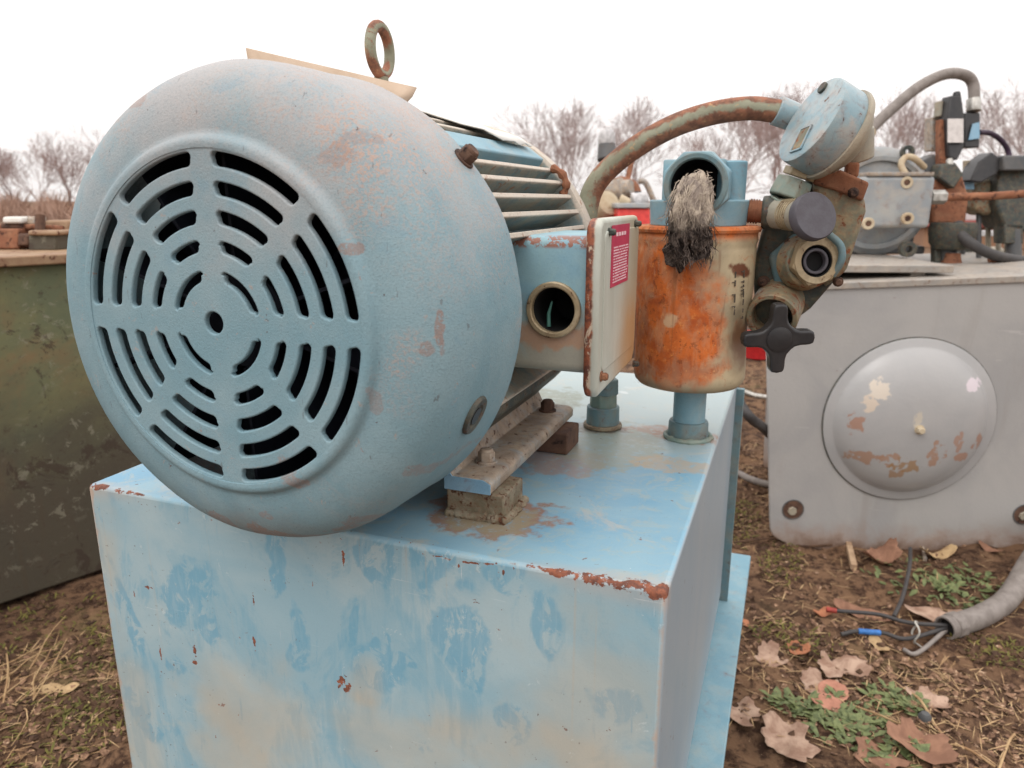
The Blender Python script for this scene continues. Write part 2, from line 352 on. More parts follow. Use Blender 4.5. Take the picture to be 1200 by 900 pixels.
    widthR = n.mul(n.rng(x, .135, .314, 0, 1), .013); widthL = n.mul(n.rng(x, -.314, -.19, 1, .0), .008)
    wd = n.add(widthR, widthL)
    chip = n.rng(n.ma('SUBTRACT', n.mul(wd, n.rng(nz, .38, .62, .15, 1)), dist), -.0004, .0008)
    sp1 = n.noise(85, 4, .6, .2, lo=.705, hi=.72); sp2 = n.mul(n.noise(150, 4, .6, lo=.66, hi=.69), n.rng(dist, .035, .0, 0, 1))
    sideless = n.rng(x, -.3, -.29, .4, 1)
    chip = n.mx(chip, n.mul(n.mx(n.mul(sp1, .7), sp2), sideless))
    for cx, cz, rx, rz, ro in CHIPS:
        chip = n.mx(chip, n.mul(n.blob((cx, F0, cz), (rx, .1, rz), .95, 300, .12, ro), n.rng(dz, .0015, .003)))
    rc = n.mix(n.noise(130, 5, .7, lo=.35, hi=.65), c(146, 88, 64), c(96, 62, 52))
    halo = n.rng(n.ma('SUBTRACT', n.mul(wd, 1.2), dist), -.012, .006)
    col = n.mix(n.mul(n.mul(halo, n.rng(wd, 0, .006)), .3), col, c(190, 160, 136))
    col = n.mix(chip, col, rc)
    fl = n.mul(n.noise(1, 7, .75, .6, n.map((55, 55, 38)), .645, .655), front); col = n.mix(n.mul(fl, .45), col, c(196, 206, 206)); fk = n.mul(n.noise(230, 3, .6, .4, lo=.70, hi=.715), n.noise(5, 3, lo=.45, hi=.6)); col = n.mix(n.mul(fk, .8), col, c(92, 66, 56))
    scr = n.noise(1, 2, .5, .15, n.map((14, 14, 420), rot=(0, .62, 0)), .72, .74); scr2 = n.noise(1, 2, .5, .15, n.map((380, 380, 12), rot=(0, -.25, 0)), .74, .76); scm = n.noise(6, 3, lo=.5, hi=.6)
    col = n.mix(n.mul(n.mul(n.mx(scr, scr2), scm), .55), col, c(206, 212, 212))
    g = n.noise(500, 3, .7); col = n.mix(n.mul(n.rng(g, .5, .75), .10), col, c(96, 110, 120))
    n.bump(n.add(n.mul(g, .25), n.add(n.mul(n.noise(22, 4, .6), 1.2), n.mul(chip, -.6))), .3, .0016)
    MATS['tank_paint'] = n.done(col, n.rng(chip, 0, 1, .42, .85), 0, .45)
    # filter canister: cream paint burnt through with orange rust
    n = N('canister_rust'); x, y, z = n.xyz()
    base = n.mix(n.noise(20, 5, .6, .5, lo=.35, hi=.65), c(190, 174, 142), c(164, 150, 124))
    big = n.blob((-.010, -.07, .145), (.058, .08, .072), .34, 36, .25)
    big = n.mx(big, n.blob((-.022, -.05, .222), (.044, .07, .036), .34, 34, .28))
    big = n.mx(big, n.mul(n.rng(z, .252, .262), .95))
    big = n.mx(big, n.mul(n.noise(26, 7, .7, .6, lo=.57, hi=.66), .6))
    big = n.mx(big, n.mul(n.mul(n.rng(x, -.02, -.055), n.noise(24, 5, .7, .5, lo=.30, hi=.46)), .95))
    strk = n.noise(1, 5, .65, .3, n.map((60, 60, 26)), .36, .62)
    big = n.mul(big, n.rng(strk, 0, 1, .72, 1))
    orange = n.mix(n.noise(38, 6, .7, .4, lo=.35, hi=.65), c(206, 108, 46), c(168, 82, 38))
    orange = n.mix(n.noise(140, 5, .7, lo=.55, hi=.7), orange, c(212, 132, 68))
    col = n.mix(big, base, orange)
    col = n.mix(n.mul(n.blob((-.016, -.072, .162), (.008, .03, .009), .4, 90, .2), .8), col, c(206, 176, 140))
    col = n.mix(n.blob((.056, -.04, .222), (.012, .03, .007), .4, 90, .25, .6), col, c(108, 66, 46))
    col = n.mix(n.mul(n.blob((.066, -.03, .135), (.014, .05, .03), .4, 40, .4), .8), col, c(122, 78, 50))
    drip = n.noise(1, 4, .6, 0, n.map((120, 120, 7)), .6, .72); col = n.mix(n.mul(drip, .4), col, c(118, 74, 46))
    bot = n.rng(n.add(z, n.mul(n.add(n.noise(60, 4), -.5), .02)), .083, .095, 1, 0); col = n.mix(n.mul(bot, .5), col, c(150, 140, 116))
    pit = n.mul(n.noise(95, 6, .75, .4, lo=.58, hi=.60), big); col = n.mix(n.mul(pit, .6), col, c(110, 58, 34)); speck = n.noise(210, 4, .7, lo=.66, hi=.7); col = n.mix(n.mul(speck, .6), col, c(96, 60, 44))
    n.bump(n.add(n.mul(n.noise(240, 4, .7), .5), n.mul(big, .2)), .35, .0012)
    MATS['canister_rust'] = n.done(col, n.rng(big, 0, 1, .5, .8), 0, .35)
    # terminal box: blue above, creamy rust haze below
    n = N('box_paint'); x, y, z = n.xyz()
    col = n.mix(n.noise(25, 5, .6, .5, lo=.35, hi=.65), c(142, 176, 184), c(128, 166, 182))
    zz = n.add(z, n.mul(n.add(n.noise(22, 6, .7, .5), -.5), .16))
    col = n.mix(n.mul(n.rng(zz, BOXZ[0] + .085, BOXZ[0] + .025), .8), col, c(162, 150, 128))
    col = n.mix(n.mul(n.blob((.20, -.08, BOXZ[0] + .036), (.045, .1, .012), .6, 60, .3), .5), col, c(184, 124, 82))
    ed = n.rng(n.ma('SUBTRACT', BOXZ[1], z), .013, .009); ee = n.mul(ed, n.noise(100, 7, .7, .3, lo=.46, hi=.5)); ee = n.mul(ee, n.mul(n.rng(y, BOXY0 + .02, BOXY0 + .0), 1))
    col = n.mix(ee, col, c(146, 100, 84))
    g = n.noise(420, 3, .7); col = n.mix(n.mul(n.rng(g, .5, .75), .15), col, c(84, 96, 96))
    n.bump(g, .25, .001); MATS['box_paint'] = n.done(col, .5, 0, .4)
    n = N('lid_paint'); x, y, z = n.xyz()
    col = n.mix(n.noise(1, 5, .6, .5, n.map((20, 20, 6)), .35, .65), c(190, 194, 184), c(176, 178, 166))
    zz = n.add(z, n.mul(n.add(n.noise(22, 5, .6), -.5), .10)); yy = n.add(y, n.mul(n.add(n.noise(25, 5, .6), -.5), .03))
    col = n.mix(n.mul(n.rng(yy, LIDY[0] + .05, LIDY[1]), .55), col, c(176, 152, 112))
    col = n.mix(n.mul(n.mul(n.rng(zz, BOXZ[0] + .10, BOXZ[0] + .01), n.rng(yy, LIDY[0] + .03, LIDY[1] - .02)), .8), col, c(186, 136, 84))
    fe = n.rng(n.add(x, n.mul(n.add(n.noise(60, 6, .7), -.5), .006)), .2435, .2405)
    rr = n.mul(fe, n.noise(1, 6, .7, .4, n.map((60, 60, 32)), .40, .46))
    col = n.mix(rr, n.mix(fe, col, c(198, 178, 156)), n.mix(n.noise(140, 4, .7, lo=.4, hi=.6), c(150, 86, 60), c(98, 60, 50)))
    n.bump(n.noise(300, 4, .7), .25, .001); MATS['lid_paint'] = n.done(col, .5, 0, .4)
    # soil
    n = N('soil')
    col = n.mix(n.noise(3.2, 6, .65, .5, lo=.35, hi=.65), c(104, 80, 62), c(134, 104, 80))
    col = n.mix(n.noise(26, 6, .7, .3, lo=.44, hi=.60), col, c(66, 48, 38))
    col = n.mix(n.mul(n.noise(1.7, 5, .6, .5, lo=.56, hi=.66), .35), col, c(120, 112, 74))
    col = n.mix(n.noise(150, 4, .7, lo=.62, hi=.72), col, c(164, 138, 110))
    n.bump(n.add(n.noise(60, 6, .7), n.mul(n.noise(260, 4, .7), .4)), .8, .012)
    MATS['soil'] = n.done(col, .95, 0, .15)
    # pale fins
    n = N('fin_paint'); x, y, z = n.xyz(); zz = n.add(z, MOT.z - AZ)
    rad_ = n.ma('SQRT', n.add(n.mul(x, x), n.mul(zz, zz)))
    col = n.mix(n.noise(24, 5, .65, .4, lo=.35, hi=.65), c(116, 138, 142), c(150, 154, 144))
    col = n.mix(n.mul(n.noise(40, 6, .7, .4, lo=.45, hi=.62), .55), col, c(170, 150, 128))
    tip = n.rng(n.add(rad_, n.mul(n.add(n.noise(60, 5, .7), -.5), .008)), .1800, .1832); col = n.mix(n.mul(tip, .8), col, c(206, 192, 176))
    ru = n.noise(46, 8, .7, .4, lo=.61, hi=.64); col = n.mix(n.mul(ru, .85), col, c(150, 106, 80))
    col = n.mix(n.mul(n.noise(300, 3, .7, lo=.5, hi=.7), .3), col, c(90, 92, 86)); n.bump(n.noise(200, 5, .7), .35, .0015)
    MATS['fin_paint'] = n.done(col, .6, 0, .35)
    paint('frame_paint', c(96, 118, 124), c(120, 134, 134), c(128, 92, 74), .3, c(150, 140, 124), .4)
    paint('blue_cast', c(116, 156, 172), c(136, 168, 178), c(140, 96, 74), .18, c(168, 170, 160), .4, sc=1.5, grain=.2)
    paint('blue_dull', c(96, 126, 134), c(116, 138, 140), c(112, 84, 68), .3, c(140, 130, 112), .5, sc=2)
    paint('dark_cast', c(48, 58, 58), c(70, 76, 68), c(108, 74, 54), .42, c(124, 110, 86), .5, sc=4)
    paint('valve_cast', c(104, 110, 96), c(132, 120, 94), c(148, 92, 62), .55, c(164, 144, 110), .7, sc=3.5)
    paint('green_fitting', c(108, 132, 126), c(132, 146, 136), c(122, 92, 70), .3, c(164, 154, 132), .4, sc=2.5)
    paint('brass_old', c(160, 142, 112), c(188, 172, 142), c(112, 82, 58), .35, c(120, 110, 90), .5, sc=3, metal=.25, rough=.45)
    paint('rust', c(128, 82, 60), c(150, 98, 70), c(92, 58, 44), .5, c(166, 128, 98), .4, sc=2, rough=.85, bumpy=.5)
    paint('rust_dark', c(84, 62, 52), c(104, 76, 60), c(62, 44, 38), .5, c(128, 100, 80), .35, sc=2, rough=.85, bumpy=.5)
    paint('weld_block', c(112, 102, 80), c(146, 134, 112), c(140, 90, 64), .50, c(172, 166, 146), .6, sc=3, chipsc=60, bumpy=1.0)
    paint('rail_tan', c(146, 132, 118), c(176, 158, 138), c(110, 80, 64), .42, c(146, 158, 162), .7, sc=3.5)
    paint('rail_end', c(120, 160, 186), c(134, 168, 188), c(120, 84, 66), .12, sc=2)
    paint('gauge_paint', c(130, 158, 168), c(160, 172, 172), c(120, 84, 68), .36, c(180, 166, 154), .7, sc=2.4, rough=.35)
    paint('gauge_back', c(150, 146, 132), c(170, 158, 138), c(140, 96, 72), .3, sc=2)
    paint('old_grey', c(150, 146, 146), c(160, 156, 155), c(128, 88, 66), .10, c(142, 134, 124), .3, sc=.35, chipsc=70, grain=.08, rough=.42)
    GREY()
    paint('old_dome', c(168, 166, 166), c(176, 174, 172), c(150, 108, 84), .18, c(150, 140, 132), .2, sc=.4, chipsc=34, grain=.05, rough=.3, spec=.6)
    paint('bare_edge', c(148, 144, 138), c(166, 156, 144), c(120, 88, 68), .35, sc=2)
    paint('grey_motor', c(142, 148, 152), c(164, 166, 164), c(134, 94, 70), .25, c(180, 166, 150), .5, sc=1.2)
    paint('grey_dark', c(76, 78, 80), c(92, 92, 92), c(92, 70, 58), .2, c(110, 102, 92), .4, sc=.8)
    n = N('green_tank_paint'); x, y, z = n.xyz()
    col = n.mix(n.noise(3.2, 6, .65, .6, lo=.35, hi=.65), c(118, 116, 82), c(98, 104, 80))
    col = n.mix(n.mul(n.noise(2.2, 6, .7, .8, lo=.46, hi=.66), .8), col, c(130, 104, 74))
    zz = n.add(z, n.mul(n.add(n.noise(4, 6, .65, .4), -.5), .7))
    col = n.mix(n.mul(n.rng(zz, .72, .25), .88), col, c(74, 66, 58))  # lower half darkened: shade at the foot painted in along with brown stain
    st = n.noise(8, 9, .75, .8, lo=.565, hi=.60); col = n.mix(n.mul(st, .75), col, c(66, 54, 46))
    col = n.mix(n.mul(n.noise(1, 5, .6, .3, n.map((26, 26, 2.5)), .58, .8), .35), col, c(82, 68, 52))
    wr = n.mul(n.noise(26, 8, .75, .5, lo=.56, hi=.60), n.noise(3, 3, lo=.4, hi=.6)); col = n.mix(n.mul(wr, .5), col, c(146, 142, 124)); col = n.mix(n.mul(n.noise(55, 6, .75, .4, lo=.58, hi=.62), .5), col, c(70, 56, 46))
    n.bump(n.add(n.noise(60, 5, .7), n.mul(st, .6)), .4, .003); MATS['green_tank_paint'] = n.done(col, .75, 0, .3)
    paint('rusty_rim', c(140, 110, 84), c(160, 134, 104), c(112, 72, 54), .5, sc=1)
    paint('cream_old', c(196, 182, 156), c(180, 160, 130), c(150, 104, 70), .3, sc=1)
    plain('black_plastic', c(42, 42, 44), c(54, 52, 52), .38, sc=30, bumpy=.1)
    plain('cap_grey', c(86, 84, 90), c(78, 74, 80), .6, sc=90, bumpy=.2)
    plain('dark_inside', c(26, 30, 42), c(18, 22, 36), .7); plain('bore_black', c(24, 23, 24), c(16, 16, 16), .85)  # bore linings near black: shade inside the openings put into their colour
    plain('inner_green', c(70, 120, 110), rough=.6)
    plain('red_plastic', c(196, 44, 46), c(170, 34, 40), .5)
    plain('bright_red', c(214, 62, 54), c(190, 48, 44), .45)
    plain('white_sheet', c(216, 214, 208), c(196, 192, 182), .35, sc=20)
    plain('hose_grey', c(136, 128, 122), c(112, 104, 98), .6, sc=30)
    plain('hose_black', c(58, 56, 56), c(72, 68, 66), .55, sc=40)
    plain('purple_cable', c(66, 48, 66), rough=.5)
    plain('blue_tape', c(60, 120, 190), rough=.5)
    plain('red_tape', c(168, 66, 54), rough=.5)
    plain('chrome_nut', c(190, 188, 182), c(150, 146, 138), .35, .5)
    plain('white_tie', c(200, 196, 186), rough=.5)
    plain('label_pink', c(188, 62, 90), c(176, 52, 82), .5)
    plain('label_ink', c(236, 206, 210), c(226, 186, 194), .6)
    plain('label_white', c(206, 200, 196), c(186, 180, 176), .6)
    plain('ink_dark', c(70, 62, 54), c(96, 86, 74), .8)
    plain('bark', c(116, 96, 90), c(100, 84, 78), .95, sc=3)
    plain('twigs', c(166, 144, 138), c(144, 124, 120), .95, sc=.5)  # twigs paled: far haze and glare put into their colour
    plain('brush', c(176, 144, 124), c(150, 124, 110), .95, sc=.4)
    plain('straw', c(188, 160, 120), c(150, 116, 82), .9, sc=20)
    plain('weed', c(118, 126, 80), c(72, 84, 50), .6, sc=55)
    n = N('litter'); col = n.mix(n.noise(75, 4, .7, .3, lo=.35, hi=.65), c(150, 118, 94), c(84, 62, 50)); col = n.mix(n.noise(130, 3, .6, lo=.6, hi=.66), col, c(186, 158, 130)); MATS['litter'] = n.done(col, .9, 0, .2)
    plain('moss', c(112, 104, 52), c(86, 86, 44), .95, sc=25)
    plain('clod', c(96, 72, 54), c(66, 48, 38), .95, sc=30)
    plain('wood_chip', c(186, 158, 128), c(150, 122, 96), .85, sc=25)
    plain('board_tan', c(206, 184, 162), c(190, 166, 142), .8, sc=18)
    plain('brick_far', c(158, 122, 96), c(140, 106, 84), .9, sc=1)
    plain('roof_far', c(150, 84, 76), c(130, 74, 68), .9, sc=1)
    plain('white_far', c(206, 204, 204), rough=.8)
    n = N('rag_fibre'); x, y, z = n.xyz()
    col = n.mix(n.noise(60, 5, .7, .5, lo=.35, hi=.65), c(190, 176, 158), c(136, 124, 116))
    dk = n.rng(n.add(z, n.mul(n.add(n.noise(45, 4, .6), -.5), .05)), .062, .040, 0, 1)
    col = n.mix(dk, col, n.mix(n.noise(110, 4, .7, lo=.4, hi=.65), c(48, 42, 40), c(116, 104, 96)))
    n.bump(n.noise(220, 6, .75), .8, .003); MATS['rag_fibre'] = n.done(col, .95, 0, .1)
    def leafmat(name, a, b):
        n = N(name); col = n.mix(n.noise(24, 5, .65, .4, lo=.35, hi=.65), a, b)
        col = n.mix(n.noise(110, 4, .7, lo=.66, hi=.72), col, c(104, 72, 56)); n.bump(n.noise(70, 5, .6), .5, .003)
        MATS[name] = n.done(col, .75, 0, .25)
    leafmat('leaf_pale', c(184, 156, 136), c(142, 112, 94)); leafmat('leaf_pink', c(190, 136, 114), c(166, 116, 96))
    leafmat('leaf_brown', c(150, 112, 90), c(124, 90, 72)); leafmat('leaf_orange', c(176, 118, 86), c(150, 96, 70)); leafmat('leaf_tan', c(190, 162, 122), c(160, 132, 98))

# ------------------------------------------------------------------ key sizes
XL, XR, TANK_F, TANK_B = -.697, -.069, .526, 1.262
TANK_T, TANK_BOT = .700, .30
TANK_C = ((XL + XR) / 2, (TANK_F + TANK_B) / 2, 0)
def tk(px, py):       # a pixel on the tank's front face, in the tank's own coordinates
    p = P(px, py, Y=TANK_F); return p.x - TANK_C[0], p.z
def tt(px, py):       # a pixel on the tank's top
    p = P(px, py, Z=TANK_T); return (p.x - TANK_C[0], p.y - TANK_C[1], TANK_T)
WIPES = []
for px_, py_, rx, rz, ro in ((225, 690, .034, .034, .3), (205, 705, .022, .022, -.2), (240, 720, .016, .028, 0), (448, 785, .030, .022, 0), (440, 765, .006, .02, .2), (455, 760, .004, .02, 0), (478, 775, .012, .006, .5),
                             (535, 740, .020, .040, .35), (553, 775, .013, .030, .2), (722, 825, .02, .016, 0), (640, 735, .012, .028, -.2), (600, 850, .014, .02, 0), (350, 770, .012, .014, 0), (205, 780, .013, .011, 0),
                             (325, 640, .010, .035, .1), (325, 680, .010, .02, 0), (150, 720, .010, .05, -.25), (160, 830, .014, .03, -.3), (175, 850, .018, .02, 0), (350, 735, .01, .03, -.2), (500, 650, .02, .03, .1), (440, 645, .018, .035, 0), (590, 650, .02, .03, 0), (415, 730, .005, .025, .2)):
    a = tk(px_, py_); WIPES.append((a[0], a[1], rx * 1.12, rz * 1.1, ro))
TANS = [tk(px_, py_) + (rx, rz) for px_, py_, rx, rz in ((300, 840, .07, .06), (265, 880, .06, .05), (700, 840, .06, .09), (620, 880, .1, .03), (430, 800, .015, .02), (160, 860, .03, .1), (470, 870, .1, .03), (120, 640, .02, .05))]
CHIPS = [tk(px_, py_) + (rx, rz, ro) for px_, py_, rx, rz, ro in ((400, 797, .0035, .007, .3), (407, 806, .003, .005, .4), (228, 762, .002, .006, 0), (228, 776, .003, .003, 0), (174, 689, .004, .0018, 0), (157, 694, .001, .004, 0), (298, 752, .0015, .007, 0), (188, 765, .001, .006, 0), (297, 702, .001, .005, 0), (402, 652, .0015, .006, 0), (513, 652, .0045, .0008, -.15), (524, 655, .003, .0008, 0), (545, 659, .004, .0009, -.1), (538, 663, .0008, .003, 0), (556, 660, .004, .0007, 0), (572, 661, .006, .0008, -.15), (590, 672, .001, .003, 0), (576, 655, .003, .0006, 0))]
TOPSTAINS = [(tt(575, 600), (.060, .052, .02), c(146, 104, 78), .85), (tt(575, 606), (.045, .035, .02), c(150, 146, 118), .6), (tt(660, 540), (.05, .05, .02), c(160, 120, 96), .6),
             (tt(720, 520), (.06, .10, .02), c(146, 152, 138), .75), (tt(640, 470), (.05, .08, .02), c(132, 138, 122), .8), (tt(780, 505), (.06, .02, .02), c(164, 110, 84), .5),
             (tt(790, 545), (.05, .025, .02), c(178, 152, 116), .6), (tt(810, 512), (.045, .03, .02), c(158, 112, 84), .6), (tt(700, 500), (.035, .03, .02), c(92, 70, 58), .6), (tt(560, 480), (.14, .1, .02), c(110, 112, 106), .4)]
BOXY0 = -.06
AX, AZ = -.411, .907                     # motor shaft line
MOT = Vector((AX, .74, .70))             # motor thing's base
BOXZ = (P(690, 440, Y=.66).z - MOT.z, P(690, 277, Y=.66).z - MOT.z)
BOXY0 = .66 - MOT.y
LIDX = -.163
LIDY = (P(705, 300, X=LIDX).y - MOT.y, P(748, 300, X=LIDX).y - MOT.y)
make_materials()

# ================================================================== ground
def fbm(x, y, f, seed, oct=5):
    tot = np.zeros_like(x); amp = 1.0; rs = np.random.default_rng(seed); tab = rs.random((256, 256))
    for _ in range(oct):
        X = x * f; Y = y * f; xi = np.floor(X).astype(int); yi = np.floor(Y).astype(int); xf = X - xi; yf = Y - yi
        xf = xf * xf * (3 - 2 * xf); yf = yf * yf * (3 - 2 * yf); g = lambda a, b: tab[(a) % 256, (b) % 256]
        v = g(xi, yi) * (1 - xf) * (1 - yf) + g(xi + 1, yi) * xf * (1 - yf) + g(xi, yi + 1) * (1 - xf) * yf + g(xi + 1, yi + 1) * xf * yf
        tot += amp * (v - .5); amp *= .52; f *= 2.07
    return tot
def gz(x, y):
    x = np.asarray(x, float); y = np.asarray(y, float)
    near = np.clip(1.6 - np.hypot(x, y - 2) / 8, 0, 1)
    return near * (.035 * fbm(x, y, 1.4, 3, 4) + .022 * fbm(x, y, 9, 5, 4)) - .004
def build_ground():
    def axis(c0, half, step, far):
        a = list(np.arange(c0 - half, c0 + half + 1e-6, step)); s_ = step; hi = a[-1]; lo = a[0]
        while hi < far: s_ *= 1.28; hi += s_; lo -= s_; a.append(hi); a.insert(0, lo)
        return np.array(a)
    xs = axis(-.2, 2.0, .0135, 900); ys = axis(2.0, 1.6, .0135, 900)
    X, Y = np.meshgrid(xs, ys); Zz = gz(X, Y)
    nx, ny = len(xs), len(ys); vs = np.stack([X, Y, Zz], -1).reshape(-1, 3)
    i = np.arange((ny - 1) * (nx - 1)); r_ = i // (nx - 1); q = i % (nx - 1); a = r_ * nx + q
    fs = np.stack([a, a + 1, a + nx + 1, a + nx], 1)
    me = bpy.data.meshes.new('ground'); me.from_pydata(vs.tolist(), [], fs.tolist()); me.shade_smooth(); me.materials.append(MATS['soil'])
    o = bpy.data.objects.new('ground', me); COL.objects.link(o); tag(o, 'brown bare soil yard with patches of moss and litter', None, None, 'structure')
build_ground()
def G(x, y): return float(gz(x, y))

# ================================================================== blue tank
tank = thing('hydraulic_tank', TANK_C, 'pale blue steel oil tank with chipped rusty edges, under the big electric motor', 'tank')
m = MB(); m.box((TANK_C[0], TANK_C[1], (TANK_T + TANK_BOT) / 2), (XR - XL, TANK_B - TANK_F, TANK_T - TANK_BOT))
m.build('tank_body', 'tank_paint', tank, bevel=.0045, seg=3)
m = MB(); m.box((TANK_C[0] + .0, 1.0, .281), (XR - XL + .086, .90, .018)); m.build('base_flange', 'blue_cast', tank, bevel=.002)
m = MB()
for x_ in (XL + .02, XR - .02):
    m.box((x_, TANK_C[1] + .08, .138), (.05, .74, .262))
for y_ in (TANK_F + .1, TANK_B + .1): m.box((TANK_C[0], y_, .20), (XR - XL - .1, .05, .10))
m.build('skid_frame', 'blue_dull', tank, bevel=.002)
# rear corner post seen at the end of the right hand side
m = MB(); m.box((XR + .006, TANK_B - .008, .49), (.014, .012, .40)); m.build('corner_strip', 'blue_dull', tank, bevel=.001)
# welded blocks that carry the motor rail
def block(x0, x1, y0, y1, z1, right=True):
    m = MB(); m.box(((x0 + x1) / 2, (y0 + y1) / 2, (.7005 + z1) / 2), (x1 - x0, y1 - y0, z1 - .7005)); return m
blk = block(-.297, -.236, .597, .650, .7275).build('mounting_block', 'weld_block', tank, bevel=.002)
block(-.297, -.234, .800, .852, .7275).build('mounting_block', 'rust_dark', tank, bevel=.002)
for y0 in (.597, .80):
    block(-.586, -.525, y0, y0 + .053, .7275).build('mounting_block', 'weld_block', tank, bevel=.002)
# weld bead round the front block
m = MB()
pth = []
for (a, b, q, w_) in ((-.297, .596, -.236, .596), (-.235, .597, -.235, .652)):
    for i in range(26): 
        t = i / 25; pth.append((a + (q - a) * t, b + (w_ - b) * t, .7025 + random.uniform(-.0008, .0012)))
m.tube(pth, [random.uniform(.0035, .0062) for _ in pth], 8); m.build('weld_bead', 'weld_block', tank)

# ================================================================== electric motor
mot = thing('electric_motor', MOT, 'large blue grey electric motor with round slotted fan cover, on the blue tank', 'motor')
YF = .4374
# fan cover shell
prof = [(.1306, .0040), (.1300, .0005), (.1305, -.0012), (.1335, -.0016), (.1365, -.0010), (.1385, .0006), (.1398, .0030), (.1415, .0048), (.1445, .0052), (.151, .0058), (.1600, .0078), (.1702, .0115), (.1790, .0165), (.1865, .0235), (.1915, .0325),
        (.1960, .0440), (.1976, .0580), (.1986, .0740), (.1996, .0950), (.2003, .1180), (.2010, .1335), (.2004, .1350), (.1984, .1350), (.1975, .1330), (.1965, .1), (.1940, .06), (.187, .034), (.172, .019), (.15, .0125), (.1345, .0105)]
m = MB(); m.rev((AX, YF, AZ), (0, 1, 0), prof, 128, closed=True)
for i, v in enumerate(m.v):           # a slight hand-beaten wobble
    d = Vector((v.x - AX, 0, v.z - AZ)); m.v[i] = v + d * (.012 * blobnoise(v, 9) * min(1, max(0, (v.y - YF - .01) / .05)))
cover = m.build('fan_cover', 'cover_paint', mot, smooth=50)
# slotted grille from a filled 2D curve
cu = bpy.data.curves.new('g', 'CURVE'); cu.dimensions = '2D'; cu.fill_mode = 'BOTH'; cu.extrude = .0016; cu.bevel_depth = .0013; cu.bevel_resolution = 2
def spline(pts):
    s_ = cu.splines.new('POLY'); s_.points.add(len(pts) - 1); s_.use_cyclic_u = True
    for p_, q in zip(s_.points, pts): p_.co = (q[0], q[1], 0, 1)
circ = lambda r, n, cx=0, cy=0: [(cx + r * math.cos(2 * PI * i / n), cy + r * math.sin(2 * PI * i / n)) for i in range(n)]
spline(circ(.1325, 128))
hw = lambda k: .0098 if k % 2 == 0 else .0074
def slot(r0, r1, k0, k1, f=.0052):
    """k: spoke numbers, 45 degrees apart; the slot ends run parallel to its spokes"""
    g = .0013; r0 += g * -1; r1 += g; a0 = k0 * 45; a1 = k1 * 45; w0 = hw(k0) - g; w1 = hw(k1) - g
    def pt(r, side):
        return (R(a0) + math.asin(w0 / r)) if side == 0 else (R(a1) - math.asin(w1 / r))
    out_ = []
    rr = [r0, r1]
    # corner-rounded: walk the four corners with small arcs
    def corner(r, side, dr, da):
        res = []
        a = pt(r, side); s_ = 1 if side == 0 else -1
        for i in range(5):
            th = PI / 2 * i / 4; res.append((r + dr * f * (1 - math.sin(th)), a + s_ * f / r * (1 - math.cos(th))))
        return res
    A = corner(r1, 0, -1, 1); B = corner(r1, 1, -1, 1)[::-1]; C_ = corner(r0, 1, 1, 1); D = corner(r0, 0, 1, 1)[::-1]
    n_ = 14
    arc1 = [(r1, A[-1][1] + (B[0][1] - A[-1][1]) * i / n_) for i in range(1, n_)]
    arc0 = [(r0, C_[-1][1] + (D[0][1] - C_[-1][1]) * i / n_) for i in range(1, n_)]
    for r, a in A + arc1 + B + C_ + arc0 + D: out_.append((r * math.sin(a), r * math.cos(a)))
    return out_
for r0, r1 in ((.1178, .1284), (.0971, .1074), (.0763, .0865), (.0556, .0645)):
    for k in range(8): spline(slot(r0, r1, k, k + 1))
for k in (0, 2, 4, 6): spline(slot(.0342, .0420, k, k + 2, .0048))
spline(circ(.0100, 32, -.003, .001))
co = bpy.data.objects.new('g', cu); COL.objects.link(co)
dg = bpy.context.evaluated_depsgraph_get(); me = bpy.data.meshes.new_from_object(co.evaluated_get(dg)); bpy.data.objects.remove(co)
gm = MB(); Mg = Matrix(((1, 0, 0, AX), (0, 0, 1, YF + .0024), (0, 1, 0, AZ), (0, 0, 0, 1)))
gm.add([Mg @ v.co for v in me.vertices], [tuple(p_.vertices) for p_ in me.polygons])
gr = gm.build('grille', 'cover_paint', mot, smooth=40)
m = MB(); m.rev((AX - .003, YF + .0001, AZ + .001), (0, -1, 0), [(.0088, -.001), (.0094, .0003), (.0110, .0004), (.0190, .0004), (.0197, .0001), (.0200, -.001)], 48); m.build('hub_boss', 'cover_paint', gr)
# fan inside
m = MB(); m.cyl((AX, YF + .03, AZ), (AX, .56, AZ), .04, n=32); m.cyl((AX, .555, AZ), (AX, .562, AZ), .188, n=64)
fan = m.build('fan', 'dark_inside', mot)
fr_ = MB()
for k in range(10):
    a = 2 * PI * k / 10 + .3; mm = Matrix.Translation((AX, 0, AZ)) @ Matrix.Rotation(a, 4, 'Y')
    fb = MB(); fb.box((.105, .505, 0), (.13, .085, .003), mm); fb.build('fan_blade', 'dark_inside', fan)
# frame
m = MB(); m.cyl((AX, .575, AZ), (AX, .885, AZ), .150, n=64); m.cyl((AX, .575, AZ), (AX, .592, AZ), .180, n=64); m.build('frame', 'frame_paint', mot)
m = MB(); m.rev((AX, .874, AZ), (0, 1, 0), [(.10, 0), (.180, 0), (.186, .003), (.188, .012), (.186, .026), (.172, .036), (.12, .05), (.05, .058), (.0, .058)], 64)
m.build('end_shield', 'fin_paint', mot)
m = MB(); m.cyl((AX, .93, AZ), (AX, 1.0, AZ), .022, n=24); m.build('drive_shaft', 'rust', mot)
